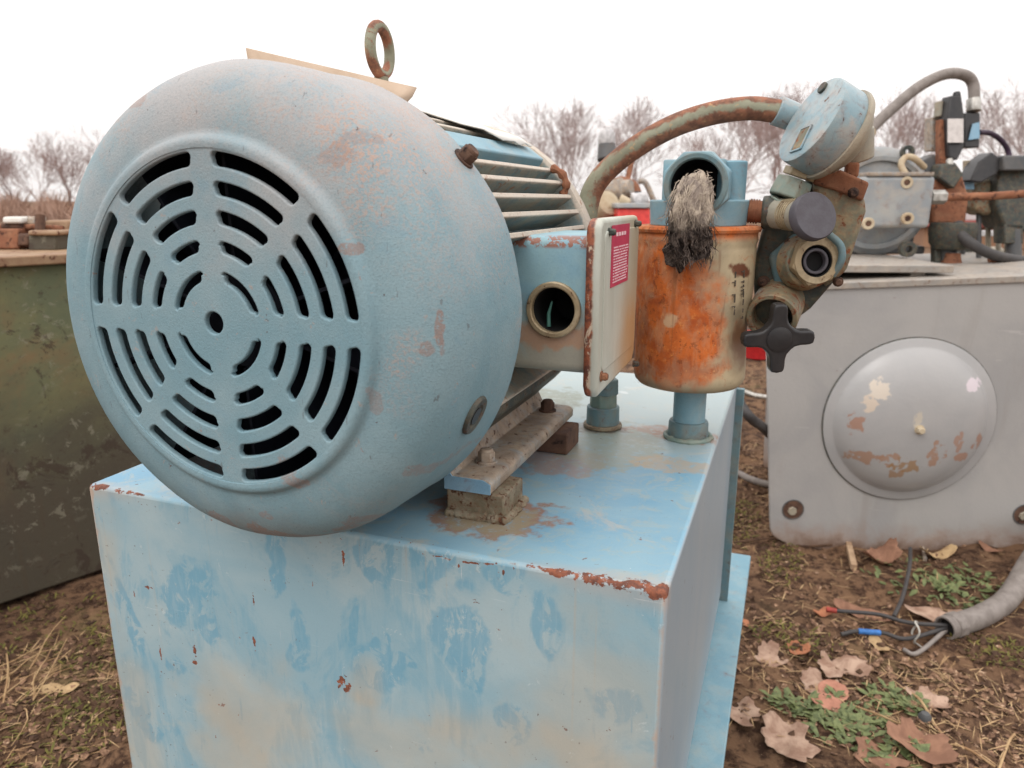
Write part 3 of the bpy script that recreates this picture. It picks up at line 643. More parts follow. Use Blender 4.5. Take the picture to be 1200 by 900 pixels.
# cooling fins, each its own part
def fin_mesh(a):
    m = MB(); mm = Matrix.Translation((AX, 0, AZ)) @ Matrix.Rotation(a, 4, 'Y')
    y0, y1 = .584, .868 
    pr_ = [(-.0040, .146), (-.0026, .1840), (.0026, .1840), (.0040, .146)]
    M2 = mm @ Matrix(((1, 0, 0, 0), (0, 0, 1, 0), (0, 1, 0, 0), (0, 0, 0, 1)))
    m.prism(pr_, M2, y0, y1); return m
angs = [R(d) for d in np.arange(-171.6, 180, 6.2)]
for a in angs:
    dd = math.degrees(a)
    if 72 < dd < 122 or 128 < dd < 150 or -150 < dd < -128: continue
    fin_mesh(a).build('cooling_fin', 'fin_paint', mot, bevel=.0009)
# pad with blue side under the pale sheet, lug behind it
mm = Matrix.Translation((AX, 0, AZ)) @ Matrix.Rotation(R(37), 4, 'Y')
m = MB(); m.box((0, .735, .172), (.026, .26, .028), mm); m.build('name_plate_pad', 'blue_cast', mot, bevel=.002)
m = MB(); mm2 = Matrix.Translation((AX, 0, AZ)) @ Matrix.Rotation(R(50), 4, 'Y')
m.tube([mm2 @ Vector((.018 * math.cos(t), .862, .176 + .015 * math.sin(t))) for t in np.linspace(-.1, PI * .8, 14)], [.0046 + .0012 * math.sin(i * 1.7) for i in range(14)], 8); m.build('lug', 'rust', mot)
# pale crumpled name plate bent over the top fins
m = MB(); nv, nu = 14, 10; vs = []
for j in range(nv):
    for i in range(nu):
        a = R(-12 + 48 * i / (nu - 1)); y0_ = .625 + .13 * (i / (nu - 1)) ** 1.3; y_ = y0_ + (.835 - y0_ - .015 * math.sin(i * 1.3)) * j / (nv - 1)
        r_ = .1885 + .003 * blobnoise((i * .25, j * .25, 0), 1.0) + (.004 if i > 7 else 0)
        vs.append((AX + r_ * math.sin(a), y_, AZ + r_ * math.cos(a)))
m.add(vs, [(j * nu + i, j * nu + i + 1, (j + 1) * nu + i + 1, (j + 1) * nu + i) for j in range(nv - 1) for i in range(nu - 1)])
pl = m.build('name_plate', 'white_sheet', mot); so_ = pl.modifiers.new('t', 'SOLIDIFY'); so_.thickness = .0012
# plug in the cover, small hole, cover bolt
def on_cover(px_, py_):
    lo, hi = .46, .571
    best = None
    for i in range(400):
        y_ = .45 + .125 * i / 399; p_ = P(px_, py_, Y=y_); r_ = math.hypot(p_.x - AX, p_.z - AZ)
        rp = np.interp(y_ - YF, [.0058, .0078, .0115, .0165, .0235, .0325, .044, .058, .074, .095, .118, .1335], [.151, .1605, .1715, .1805, .188, .1928, .196, .1976, .1986, .1996, .2003, .201])
        if best is None or abs(r_ - rp) < best[0]: best = (abs(r_ - rp), p_)
    p_ = best[1]; d = Vector((p_.x - AX, 0, p_.z - AZ)).normalized(); return p_, d
p_, d = on_cover(557, 487)
m = MB(); m.rev(p_ - d * .003, d, [(.0, .0025), (.009, .0025), (.0105, .0042), (.0135, .0046), (.0160, .0046), (.0172, .003), (.0172, -.002)], 32); m.build('rubber_plug', 'dark_cast', mot)
m = MB(); m.cyl(p_ + d * .0005, p_ + d * .0012, .0075, n=24); m.build('plug_centre', 'black_plastic', mot)
p_, d = on_cover(279, 605); m = MB(); m.cyl(p_ - d * .001, p_ + d * .0003, .0020, n=12); m.build('screw_hole', 'black_plastic', mot)
p_, d = on_cover(541, 186); m = MB(); m.hexbolt(p_ - d * .001 + Vector((0, .004, 0)), d, .0078, .011); m.build('cover_bolt', 'rust_dark', mot, bevel=.0006)
# eyebolt
ec = Vector((AX - .012, .72, 1.1525)); m = MB()
mr = basis(ec, (1, .10, 0), (0, 0, 1)); NN = 40
m.tube([mr @ Vector((.0235 * math.cos(2 * PI * i / NN), .0235 * math.sin(2 * PI * i / NN), 0)) for i in range(NN + 1)], .0058, 12, caps=False)
m.cyl(ec - Vector((0, 0, .085)), ec - Vector((0, 0, .026)), .0075); m.cyl(ec - Vector((0, 0, .078)), ec - Vector((0, 0, .036)), .014, .0125); m.build('lifting_eye', 'pipe_rust', mot)
# foot and slotted mounting rail on the right, and its twin on the left
def rail(sx):
    f = lambda x_: x_ if sx > 0 else 2 * AX - x_
    pr_ = [(-.2975, .7278), (-.2495, .7278), (-.2480, .7300), (-.2480, .7385), (-.2510, .7415), (-.2560, .7425), (-.2880, .7425), (-.3040, .7680), (-.3085, .7665), (-.2975, .7390)]
    M2 = Matrix(((1, 0, 0, 0), (0, 0, 1, 0), (0, 1, 0, 0), (0, 0, 0, 1)))
    m = MB(); m.prism([(f(x_), z_) for x_, z_ in pr_], M2, .594, .872)
    # the web grows taller to the back
    for i, v in enumerate(m.v):
        if v.z > .75: m.v[i] = Vector((v.x - sx * .006 * (v.y - .594) / .28, v.y, v.z + .022 * (v.y - .594) / .28))
    r_ = m.build('mounting_rail', 'rail_tan', mot, bevel=.0012)
    if sx > 0:
        m = MB(); m.prism([(x_, z_) for x_, z_ in ((-.2968, .7282), (-.2487, .7282), (-.2487, .7380), (-.2565, .7418), (-.2885, .7418), (-.2985, .7560), (-.3030, .7560), (-.2968, .7392))], M2, .5928, .5945)
        m.build('rail_end', 'rail_end', r_)
    for y_, hm in ((.640, 'rail_tan'), (.838, 'rust_dark')):
        m = MB(); m.hexbolt((f(-.272), y_, .742), (0, 0, 1), .0088, .0125, x=(1, .3, 0)); m.build('rail_bolt', hm, mot, bevel=.0006)
    # cast foot under the frame
    m = MB(); m.prism([(f(x_), z_) for x_, z_ in ((-.322, .752), (-.300, .752), (-.262, .790), (-.262, .800), (-.30, .805), (-.345, .83), (-.36, .80))], M2, .62, .86)
    m.build('foot', 'dark_cast', mot, bevel=.002)
    if sx > 0:
        m = MB(); m.box((-.304, .628, .755), (.014, .018, .009), None); m.build('foot_bolt', 'rust_dark', mot, bevel=.001)
rail(1); rail(-1)
# terminal box
bz0, bz1 = BOXZ[0] + MOT.z, BOXZ[1] + MOT.z
ly0, ly1 = LIDY[0] + MOT.y, LIDY[1] + MOT.y
MX = Matrix(((0, 0, 1, 0), (1, 0, 0, 0), (0, 1, 0, 0), (0, 0, 0, 1)))     # local xy -> world YZ, depth -> X
m = MB(); m.prism(rrect(.66, bz0, .80, bz1, .010), MX, -.275, LIDX - .012)
tb = m.build('terminal_box', 'box_paint', mot, bevel=.0012)
hp = P(649, 363, Y=.659)
m = MB(); m.ring(hp + Vector((0, .004, 0)), hp + Vector((0, -.0045, 0)), .0270, .0215, 48); m.build('conduit_ring', 'brass_old', tb)
cm = MB(); cm.cyl(hp + Vector((0, -.02, 0)), hp + Vector((0, .075, 0)), .0222, n=48); cut(tb, cm)
m = MB(); m.rev(hp, (0, 1, 0), [(.0221, .003), (.0221, .0745), (0, .0745), (0, .0735), (.0211, .0735), (.0211, .003)], 48, closed=True); m.build('conduit_bore', 'bore_black', tb)
m = MB(); m.tube([hp + Vector((-.008, .010, -.0185)), hp + Vector((-.009, .012, -.006)), hp + Vector((-.007, .016, .006))], [.0022, .0018, .0010], 8); m.build('wire', 'inner_green', tb)
lz1 = P(705, 256, X=LIDX).z; lz0 = P(702, 466, X=LIDX).z
m = MB(); m.prism([(ly0 - .006, lz0 + .012), (ly0 + .002, lz0), (ly0 + .008, lz0 + .001), (ly1 - .012, lz0 + .004), (ly1, lz0 + .016), (ly1, lz1 - .012), (ly1 - .01, lz1), (ly0 + .006, lz1), (ly0 - .004, lz1 - .006), (ly0 - .006, lz1 - .014)], MX, LIDX - .014, LIDX)
lid = m.build('lid', 'lid_paint', tb, bevel=.0045, seg=4)
# recessed panel line on the lid
m = MB(); m.prism(rrect(ly0 + .010, lz0 + .024, ly1 - .008, lz1 - .012, .008), MX, LIDX - .001, LIDX + .0012); m.build('lid_panel', 'lid_paint', tb, bevel=.001)
LZ = P(727, 263, X=LIDX + .0012).z; LB = P(727, 332, X=LIDX + .0012).z; LYa = P(716, 300, X=LIDX + .0012).y; LYb = P(736, 300, X=LIDX + .0012).y
m = MB(); m.prism([(LYa, LB), (LYb, LB), (LYb, LZ), (LYa, LZ)], MX, LIDX + .0012, LIDX + .0018); lb = m.build('warning_label', 'label_pink', tb)
m = MB(); hgt = LZ - LB; wdt = LYb - LYa
rng = random.Random(3)
for row in range(13):
    z_ = LZ - hgt * (.36 + row * .047); y_ = LYa + wdt * .1
    while y_ < LYb - wdt * .12:
        l_ = wdt * rng.uniform(.03, .07); m.box((LIDX + .0020, y_ + l_ / 2, z_), (.0003, l_, hgt * .022)); y_ += l_ + wdt * (.02 if rng.random() < .8 else .05)
for i in range(4): m.box((LIDX + .0020, LYa + wdt * (.26 + .15 * i), LZ - hgt * .15), (.0003, wdt * .1, hgt * .06)); 
m.build('label_print', 'label_ink', tb, kind='stuff')
for px_, py_, mt in ((744, 262, 'dark_cast'), (704, 441, 'rust'), (744, 424, 'dark_cast'), (713, 272, 'dark_cast')):
    p_ = P(px_, py_, X=LIDX); p_ = Vector((LIDX, min(max(p_.y, ly0 + .006), ly1 - .004), p_.z)); m = MB(); m.hexbolt(p_, (1, 0, 0), .0042 if mt == 'rust' else .0034, .006); m.build('lid_screw', mt, tb, bevel=.0004)

# tan strip lying across the motor top behind the cover
a = P(289, 78, Y=.60); b = P(474, 121, Y=.64); a1 = P(289, 56, Y=.60); b1 = P(488, 103, Y=.65)
m = MB(); nn = 16; vs = []
low = Vector((0, 0, -.012))
for i in range(nn):
    t = i / (nn - 1); l_ = a.lerp(b, t) + low * (1 - .9 * t); h_ = a1.lerp(b1, t); bow = .002 * math.sin(t * 9) 
    for q in (0, 1, 2): vs.append(l_.lerp(h_, q / 2) + Vector((0, bow + (.003 if q == 1 else 0), 0)))
m.add(vs, [(i * 3 + q, (i + 1) * 3 + q, (i + 1) * 3 + q + 1, i * 3 + q + 1) for i in range(nn - 1) for q in range(2)])
o = at_base(m, 'loose_strip', 'board_tan', 'thin tan strip wedged on top of the motor behind the fan cover', 'strip'); q = o.modifiers.new('t', 'SOLIDIFY'); q.thickness = .0025

# ================================================================== filter
CX, CY, CR = -.1115, .926, .0715
flt = thing('oil_filter', (CX, CY, .70), 'rust orange filter canister with blue cast head, standing on a short blue pipe', 'filter')
z0, z1 = .775, .968
m = MB(); nz, na = 40, 96; vs = []
for j in range(nz + 1):
    t = j / nz; z_ = z0 + (z1 - z0) * t
    for i in range(na):
        a = 2 * PI * i / na; r_ = CR * (.965 + .035 * t)
        r_ -= .006 * max(0, (1 - t / .05)) ** 2                        # rounded foot
        dn = math.exp(-(((a - R(-22) + PI) % (2 * PI) - PI) / .42) ** 2 - ((t - .36) / .17) ** 2); r_ -= .012 * dn     # dent on the right
        r_ += .0011 * (math.exp(-((t - .93) / .012) ** 2)) - .001 * math.exp(-((t - .90) / .01) ** 2) + .0006 * blobnoise((math.cos(a), math.sin(a), t * 2), 2.2)
        if t > .975: r_ += .0022
        vs.append((CX + r_ * math.cos(a), CY + r_ * math.sin(a), z_))
fs = [(j * na + i, j * na + (i + 1) % na, (j + 1) * na + (i + 1) % na, (j + 1) * na + i) for j in range(nz) for i in range(na)]
fs += [tuple(range(na))[::-1], tuple(range(nz * na, (nz + 1) * na))]
m.add(vs, fs); can = m.build('canister', 'canister_rust', flt, smooth=50)
m = MB(); m.rev((CX, CY, z1 - .003), (0, 0, 1), [(.055, .006), (.0690, .0062), (.0735, .0050), (.0750, .0020), (.0738, -.0012), (.0700, -.002)], 96); m.build('rim', 'canister_rust', flt)
m = MB(); rn = random.Random(5)
for col_, (pxs, ya, yb) in enumerate(((862, 322, 372), (872, 318, 378))):
    y_ = ya
    while y_ < yb:
        best = None
        for i in range(200):
            Y_ = .85 + .09 * i / 199; q = P(pxs - (y_ - ya) * .03, y_, Y=Y_); r_ = math.hypot(q.x - CX, q.y - CY); rad = CR * (.965 + .035 * (q.z - z0) / (z1 - z0)) + .0006
            if best is None or abs(r_ - rad) < best[0]: best = (abs(r_ - rad), q)
        q = best[1]; nrm = Vector((q.x - CX, q.y - CY, 0)).normalized(); mm = basis(q, nrm, (0, 0, 1))
        h_ = rn.choice((3, 5, 7)) * .001; k_ = rn.random()
        m.box((0, 0, 0), (h_, .0014, .0009), mm)
        if k_ > .35: m.box((rn.uniform(-.5, .5) * h_ * .7, .0022, 0), (.0011, .0042, .0009), mm)
        y_ += h_ * 1000 + rn.choice((2, 3, 7))
m.build('stencil_print', 'ink_dark', can, kind='stuff')
# cast head
m = MB()
m.cyl((CX, CY, z1 + .002), (CX, CY, P(820, 234, Y=.87).z), .0565, .0585, 64)
m.build('head_base', 'blue_cast', flt, bevel=.002)
zt_ = P(820, 187, Y=.90).z; zb_ = P(820, 236, Y=.90).z - .004
xl_, xr_ = P(777, 200, Y=.89).x, P(850, 200, Y=.89).x
m = MB(); m.prism(rrect(xl_, .885, xr_, .965, .006), Matrix.Identity(4), zb_, zt_); head_ = m.build('head', 'blue_cast', flt, bevel=.002)
m = MB(); m.cyl((P(858, 200, Y=.91).x, .915, zb_), (P(858, 200, Y=.91).x, .915, zt_ - .0015), .0165, n=32)
m.build('relief_boss', 'blue_cast', flt, bevel=.002)
pc = P(815, 217, Y=.868)
m = MB(); m.cyl(pc + Vector((0, .024, 0)), pc, .0405, .0395, n=8, x=(math.cos(R(22.5)), 0, math.sin(R(22.5)))); boss = m.build('port_boss', 'blue_cast', flt, bevel=.002)
cm = MB(); cm.cyl(pc + Vector((0, -.01, 0)), pc + Vector((0, .035, 0)), .0296, n=48); cut(boss, cm)
cm = MB(); cm.cyl(pc + Vector((0, .006, 0)), pc + Vector((0, .066, 0)), .0296, n=48); cut(head_, cm)
m = MB(); m.rev(pc + Vector((0, -.0002, 0)), (0, -1, 0), [(.0283, -.006), (.0286, -.001), (.0300, .0008), (.0345, .0014), (.0360, .0002), (.0362, -.002)], 48); m.build('port_ring', 'blue_dull', flt)
m = MB(); m.rev(pc, (0, 1, 0), [(.0290, .004), (.0294, .004), (.0294, .0650), (0, .0650), (0, .0640), (.0286, .0640), (.0286, .004)], 48, closed=True); m.build('port_bore', 'bore_black', flt)
# stand pipe
bp = P(805, 505, Z=.70)
sp = Vector((CX + .004, CY, 0))
m = MB(); m.cyl((sp.x, sp.y, .71), (sp.x, sp.y, z0 + .004), .0205, n=40); m.build('stand_pipe', 'blue_cast', flt)
m = MB(); m.rev((sp.x, sp.y, .7005), (0, 0, 1), [(.0200, 0), (.0255, 0), (.0262, .002), (.0255, .010), (.0252, .020), (.0240, .0225), (.0206, .0230)], 40); m.build('pipe_socket', 'blue_dull', flt)
m = MB(); pth = [(sp.x + .0285 * math.cos(t), sp.y + .0285 * math.sin(t), .7015) for t in np.linspace(0, 2 * PI, 50)]
m.tube(pth, [random.uniform(.003, .0052) for _ in pth], 8, caps=False); m.build('weld_bead', 'green_fitting', flt)

# rag hanging out of the port
m = MB(); path = smooth_path([pc + Vector((.000, .006, -.004)), pc + Vector((.001, -.010, -.006)), pc + Vector((-.001, -.024, -.022)), pc + Vector((0, -.029, -.044)), pc + Vector((.002, -.028, -.066)), pc + Vector((.004, -.027, -.082))], 9)
rad = [float(np.interp(t, [0, .2, .4, .6, .8, 1], [.0185, .0200, .0225, .0245, .0250, .0190])) for t in np.linspace(0, 1, len(path))]
m.tube(path, rad, 72)
for i, v in enumerate(m.v):
    j = min(i // 72, len(path) - 1); ctr = path[j]; dd = (v - ctr).normalized(); t = j / (len(path) - 1)
    ph = 2 * PI * (i % 72) / 72; tw = ph + 1.6 * t + .7 * blobnoise(v, 26, 3)
    fold = -.0085 * abs(math.sin(tw * 2.5)) ** .55 - .0042 * abs(math.sin(tw * 5.5 + 1)) ** .7
    cav = math.exp(-(((v.x - ctr.x) / .011) ** 2 + ((t - .86) / .13) ** 2)) * (.013 if dd.y < 0 else 0)
    m.v[i] = v + dd * (fold * (.5 + .6 * t) + .0035 + .0040 * blobnoise(v, 42, 1) + .0012 * blobnoise(v, 150, 2) - cav)
rag = thing('rag', (pc.x, pc.y - .02, pc.z - .09), 'frayed dirty rag stuffed in the blue filter port and hanging down', 'rag')
rb = m.build('cloth', 'rag_fibre', rag, smooth=180, sub=1)
m = MB(); rn = random.Random(9)
for i in range(260):
    t = rn.random() ** .8; j = int(t * (len(path) - 1)); ctr = path[j]; a = rn.uniform(-PI * .75, PI * .75) ; r_ = rad[j] * rn.uniform(.8, 1.15)
    tn = (path[min(j + 1, len(path) - 1)] - path[max(j - 1, 0)]).normalized(); sx_ = Vector((1, 0, 0)); sy_ = tn.cross(sx_).normalized()
    if sy_.y > 0: sy_ = -sy_
    p_ = ctr + (sx_ * math.sin(a) + sy_ * math.cos(a)) * r_; pts = [p_]; dirr = (tn * rn.uniform(.2, 1.1) + Vector((rn.uniform(-.6, .6), rn.uniform(-.5, .2), rn.uniform(-.7, .2)))).normalized()
    for _ in range(4):
        dirr = (dirr + Vector((rn.uniform(-.5, .5), rn.uniform(-.35, .25), rn.uniform(-.5, .3)))).normalized(); p_ = p_ + dirr * rn.uniform(.002, .0048); pts.append(p_)
    m.tube(pts, [.0005, .00045, .0004, .0003, .0001], 3, caps=False)
for i in range(150):
    j0 = rn.randrange(0, len(path) - 8); ln = rn.randrange(6, 20); a = rn.uniform(-PI * .8, PI * .8); k_ = rn.uniform(.80, 1.04); pts = []
    for j in range(j0, min(j0 + ln, len(path)), 2):
        tn = (path[min(j + 1, len(path) - 1)] - path[max(j - 1, 0)]).normalized(); sx_ = Vector((1, 0, 0)); sy_ = tn.cross(sx_).normalized()
        if sy_.y > 0: sy_ = -sy_
        a += rn.uniform(-.16, .16); k_ += rn.uniform(-.05, .05); pts.append(path[j] + (sx_ * math.sin(a) + sy_ * math.cos(a)) * rad[j] * k_)
    if rn.random() < .4: pts.append(pts[-1] + Vector((rn.uniform(-.006, .006), rn.uniform(-.004, .001), rn.uniform(-.012, -.003))))
    if len(pts) > 2: m.tube(pts, [.00065 - .0004 * q / len(pts) for q in range(len(pts))], 4, caps=False)
m.build('loose_fibre', 'rag_fibre', rag, kind='stuff')
# dark torn flap at the lower left
m = MB(); vs = []; e0 = pc + Vector((-.004, -.032, -.062)); e1 = pc + Vector((-.030, -.024, -.072))
for j in range(9):
    for i in range(9):
        u, v_ = i / 8, j / 8; q = e0.lerp(e1, u) + Vector((.006 * v_, .004 * math.sin(u * 7 + v_ * 4), -.030 * v_ * (.3 + .7 * (1 - abs(u - .35))) + .024 * (1 - u) * (1 - v_)))
        vs.append(q + Vector((0, .004 * blobnoise(q, 70), .003 * blobnoise(q, 110, 2))))
m.add(vs, [(j * 9 + i, j * 9 + i + 1, (j + 1) * 9 + i + 1, (j + 1) * 9 + i) for j in range(8) for i in range(8)])
q = m.build('torn_flap', 'rag_fibre', rag, smooth=180); q.modifiers.new('t', 'SOLIDIFY').thickness = .0015

# ================================================================== rusty bent pipe and its fitting
base = Vector((-.2225, .93, .70))
pf = thing('pipe_fitting', base, 'dull blue stack of round pipe fittings behind the terminal box lid', 'pipe fitting')
for nm, za, zb, r_, n_, mt in (('weld_collar', .7005, .706, .0265, 32, 'weld_block'), ('lower_nut', .705, .730, .0225, 32, 'blue_dull'), ('union', .729, .748, .0190, 8, 'green_fitting'), ('upper_nut', .747, .768, .0205, 6, 'blue_dull')):
    m = MB(); m.cyl((base.x, base.y, za), (base.x, base.y, zb), r_, r_ * .97, n=n_); m.build(nm, mt, pf, bevel=.0015)
m = MB(); pth = [base, base + Vector((-.001, 0, .05))]
pp = smooth_path([base + Vector((0, 0, .066)), base + Vector((-.008, 0, .15)), P(689, 300, Y=.93), P(687, 258, Y=.935), P(697, 218, Y=.94), P(729, 184, Y=.945), P(780, 152, Y=.95), P(830, 134, Y=.955), P(878, 127, Y=.965), P(914, 131, Y=.975)], 9)
m.tube(pp, .0138, 20); m.v = m.v
rp = thing('bent_pipe', pp[0], 'thick rusty steel pipe arching up from the tank over to the gauge', 'pipe')
m.build('pipe', 'pipe_rust', rp, smooth=60)
e = P(914, 131, Y=.975); e2 = P(945, 143, Y=.985)
m = MB(); m.cyl(e - (e2 - e) * .15, e + (e2 - e) * .55, .0170, .0165, n=24); m.build('end_nut', 'gauge_paint', rp, bevel=.001)

# ================================================================== gauge
ax = camdir(.90, -.42, .24)                    # from the face to the back of the case
gc = P(949, 140, Y=.915)
ga = thing('pressure_switch', gc - Vector((0, 0, .06)), 'round blue gauge case tilted on a fitting at the end of the rusty pipe', 'gauge')
GR = .0500
m = MB(); m.rev(gc, ax, [(0, 0), (GR * .93, 0), (GR * .985, .0012), (GR, .005), (GR, .031), (GR * .99, .033)], 64); m.build('case', 'gauge_paint', ga, smooth=45)
m = MB(); m.rev(gc, ax, [(GR * .98, .033), (GR * 1.05, .0335), (GR * 1.06, .037), (GR * 1.03, .0405), (GR * .85, .043), (GR * .8, .051), (GR * .62, .057), (0, .059)], 64); m.build('bezel', 'gauge_back', ga, smooth=45)
xa = basis(gc, ax, camdir(.435, .9, 0))
wp = P(943, 163, Y=.915); 
wloc = xa @ Vector((-GR * .50, GR * .05, -.0002))
mw = xa.copy(); mw.translation = wloc
m = MB(); m.box((0, 0, -.0008), (.026, .017, .0012), mw); m.build('window', 'valve_cast', ga, bevel=.0015)
m = MB()
for sx, sy, a_, b_ in ((1, 0, .002, .021), (-1, 0, .002, .021), (0, 1, .030, .002), (0, -1, .030, .002)): m.box((sx * .0140, sy * .0095, -.001), (a_, b_, .002), mw)
m.build('window_frame', 'gauge_paint', ga, bevel=.0004)
ms = xa.copy(); ms.translation = xa @ Vector((GR * .78, -GR * .05, 0)); m = MB(); m.cyl(ms @ Vector((0, 0, .001)), ms @ Vector((0, 0, -.003)), .0065, n=20); m.build('screw', 'dark_cast', ga, bevel=.0008)
m = MB()
g1, g2 = P(1010, 168, Y=.97), P(985, 205, Y=.97)
m.cyl(P(996, 156, Y=.975), P(1003, 190, Y=.98), .026, .020, n=24); m.build('back_housing', 'gauge_back', ga, bevel=.002)
f0, f1, f2 = P(950, 180, Y=.94), P(939, 199, Y=.94), P(922, 233, Y=.935)
m = MB(); m.cyl(f0, f1, .0140, n=24); m.build('neck', 'green_fitting', ga)
m = MB(); m.cyl(f1, P(935, 208, Y=.94), .0185, n=6); m.build('neck_nut', 'brass_old', ga, bevel=.001)
m = MB(); m.cyl(P(932, 211, Y=.938), f2, .0215, .0235, n=8); m.cyl(f2, P(916, 246, Y=.938), .020, .014, n=16); m.build('elbow', 'green_fitting', ga, bevel=.002)

# ================================================================== valve block with its two knobs
vb = thing('valve_block', P(935, 380, Y=.99), 'heavy rusty green cast valve block tilted to the right of the orange canister', 'valve')
def outline(px_list, Y0): return [P(x_, y_, Y=Y0) for x_, y_ in px_list]
def slab(px_list, Y0, Y1, mat, name, par, bevel=.003, top=None):
    a = outline(px_list, Y0); n_ = len(a); b = [Vector((v.x, Y1, v.z)) for v in a]
    m = MB(); m.add(a + b, [tuple(range(n_)), tuple(range(n_, 2 * n_))[::-1]] + [(i, (i + 1) % n_, n_ + (i + 1) % n_, n_ + i) for i in range(n_)])
    return m.build(name, mat, par, bevel=bevel, seg=3)
slab([(925, 232), (958, 196), (1011, 224), (1013, 246), (998, 290), (978, 330), (950, 362), (930, 377), (905, 376), (884, 352), (882, 312), (893, 268)], .962, 1.045, 'dark_cast', 'body', vb, .006)
slab([(952, 212), (975, 200), (1014, 232), (1015, 248), (992, 318), (966, 338), (958, 290), (955, 250)], .946, 1.03, 'valve_cast', 'side_casting', vb, .006)
slab([(955, 204), (985, 199), (1019, 214), (1011, 236), (975, 222), (952, 216)], .940, 1.02, 'rust', 'top_flange', vb, .003)
slab([(992, 190), (1008, 190), (1006, 208), (990, 208)], .955, .99, 'rust', 'top_plug', vb, .003)
slab([(900, 300), (932, 272), (950, 300), (940, 340), (910, 345)], .95, .97, 'blue_dull', 'side_pad', vb, .006)
# port nut
pn = P(957, 306, Y=.918); pax = camdir(.05, -.12, -1)
m = MB(); m.cyl(pn - pax * .035, pn - pax * .012, .034, .030, n=32); m.build('port_base', 'valve_cast', vb, bevel=.002)
m = MB(); m.cyl(pn - pax * .012, pn, .0300, n=6, x=(.3, 0, 1)); pnut = m.build('port_nut', 'brass_old', vb, bevel=.0028)
cm = MB(); cm.cyl(pn + pax * .01, pn - pax * .0115, .0185, n=40); cut(pnut, cm)
m = MB(); m.ring(pn - pax * .001, pn + pax * .0012, .0262, .0185, 40); m.build('port_ring', 'brass_old', vb)
m = MB(); m.rev(pn, -pax, [(.0184, .001), (.0184, .0114), (0, .0114), (0, .0104), (.0174, .0104), (.0174, .001)], 40, closed=True); m.build('port_bore', 'bore_black', vb)
m = MB(); m.ring(pn - pax * .010, pn - pax * .001, .0150, .0115, 40); m.build('tube_end', 'cap_grey', vb)
# horizontal rusty nipple from the filter head and round cap handle
n0, n1, n2, n3 = P(876, 247, Y=.935), P(899, 249, Y=.935), P(914, 248, Y=.930), P(930, 250, Y=.915)
m = MB(); m.cyl(n0, n1, .0128, n=24); nd_ = (n1 - n0).normalized(); [m.cyl(n0 + nd_ * (.002 + .003 * i), n0 + nd_ * (.0036 + .003 * i), .0142, n=24) for i in range(4)]; m.build('nipple', 'rust', vb)
m = MB(); m.cyl(P(893, 249, Y=.935), P(916, 249, Y=.935), .0200, .0205, n=8); m.build('nipple_nut', 'dark_cast', vb, bevel=.003)
m = MB(); m.cyl(P(911, 250, Y=.93), P(922, 252, Y=.92), .018, .0165, n=24); m.cyl(P(918, 252, Y=.925), P(950, 253, Y=.895), .0160, .0185, n=32); m.build('cap_stem', 'gauge_back', vb, bevel=.001)
ta, tb_ = P(922, 251, Y=.922), P(934, 252, Y=.91); td = (tb_ - ta).normalized()
m = MB()
for i in range(5): m.cyl(ta + td * .0032 * i, ta + td * (.0032 * i + .0018), .0182, n=28)
m.build('thread', 'brass_old', vb)
for px_, py_, Y_, rr_ in ((1000, 226, .938, .005), (982, 330, .945, .0048), (895, 330, .958, .006), (925, 285, .949, .005)):
    q = P(px_, py_, Y=Y_); m = MB(); m.hexbolt(q, (0, -1, 0), rr_, .008); m.build('body_bolt', 'rust_dark', vb, bevel=.0006)
cp = P(957, 252, Y=.884); cax = camdir(.26, .06, -1)
m = MB(); m.rev(cp - cax * .016, cax, [(0, 0), (.020, 0), (.0255, .002), (.0268, .005), (.0268, .0135), (.0255, .0155), (.0, .016)], 48); m.build('round_cap', 'cap_grey', vb)
m = MB(); m.tube(smooth_path([P(972, 275, Y=.925), P(985, 288, Y=.925), P(986, 305, Y=.925), P(976, 322, Y=.93)], 5), .0042, 10); m.build('blue_clip', 'blue_dull', vb)
# collar and star knob
sk = P(911, 396, Y=.895); sax = camdir(-.02, -.32, -1)
kc0, kc1 = P(914, 352, Y=.97), P(904, 373, Y=.915)
m = MB(); m.ring(kc0, kc1, .0300, .0235, 40); m.build('collar', 'valve_cast', vb)
m = MB(); m.cyl(kc0, kc0.lerp(kc1, .55), .027, n=32); m.build('collar_floor', 'dark_cast', vb)
m = MB(); m.cyl(kc0.lerp(kc1, .2), sk, .0105, n=20); m.build('stem', 'black_plastic', vb)
ks = basis(sk, sax, (0, 0, 1)); star = []
for i in range(96):
    th = 2 * PI * i / 96 + R(2); q = abs(math.cos(2 * th)) ** 5.5; r_ = .0145 + .0285 * q
    star.append((r_ * math.cos(th), r_ * math.sin(th)))
# straighter arms: lobes drawn as capsules
star = []
arm = .0405; hw_ = .0088
for k in range(4):
    a = PI / 2 * k + R(3); ca, sa = math.cos(a), math.sin(a)
    loc = [(.0150, -.0135), (.0190, -.0103), (.025, -.0088), (.0330, -.0086), (.0385, -.0080), (arm, -.0060), (arm + .0012, 0), (arm, .0060), (.0385, .0080), (.0330, .0086), (.025, .0088), (.0190, .0103)]
    star += [(x_ * ca - y_ * sa, x_ * sa + y_ * ca) for x_, y_ in loc]
m = MB(); m.prism(star, ks, -.009, .007); m.build('star_knob', 'black_plastic', vb, bevel=.0042, seg=4, smooth=60)
m = MB(); m.rev(sk, sax, [(.0155, .004), (.0145, .0085), (.010, .0098), (0, .0102)], 32); m.build('knob_cap', 'black_plastic', vb)

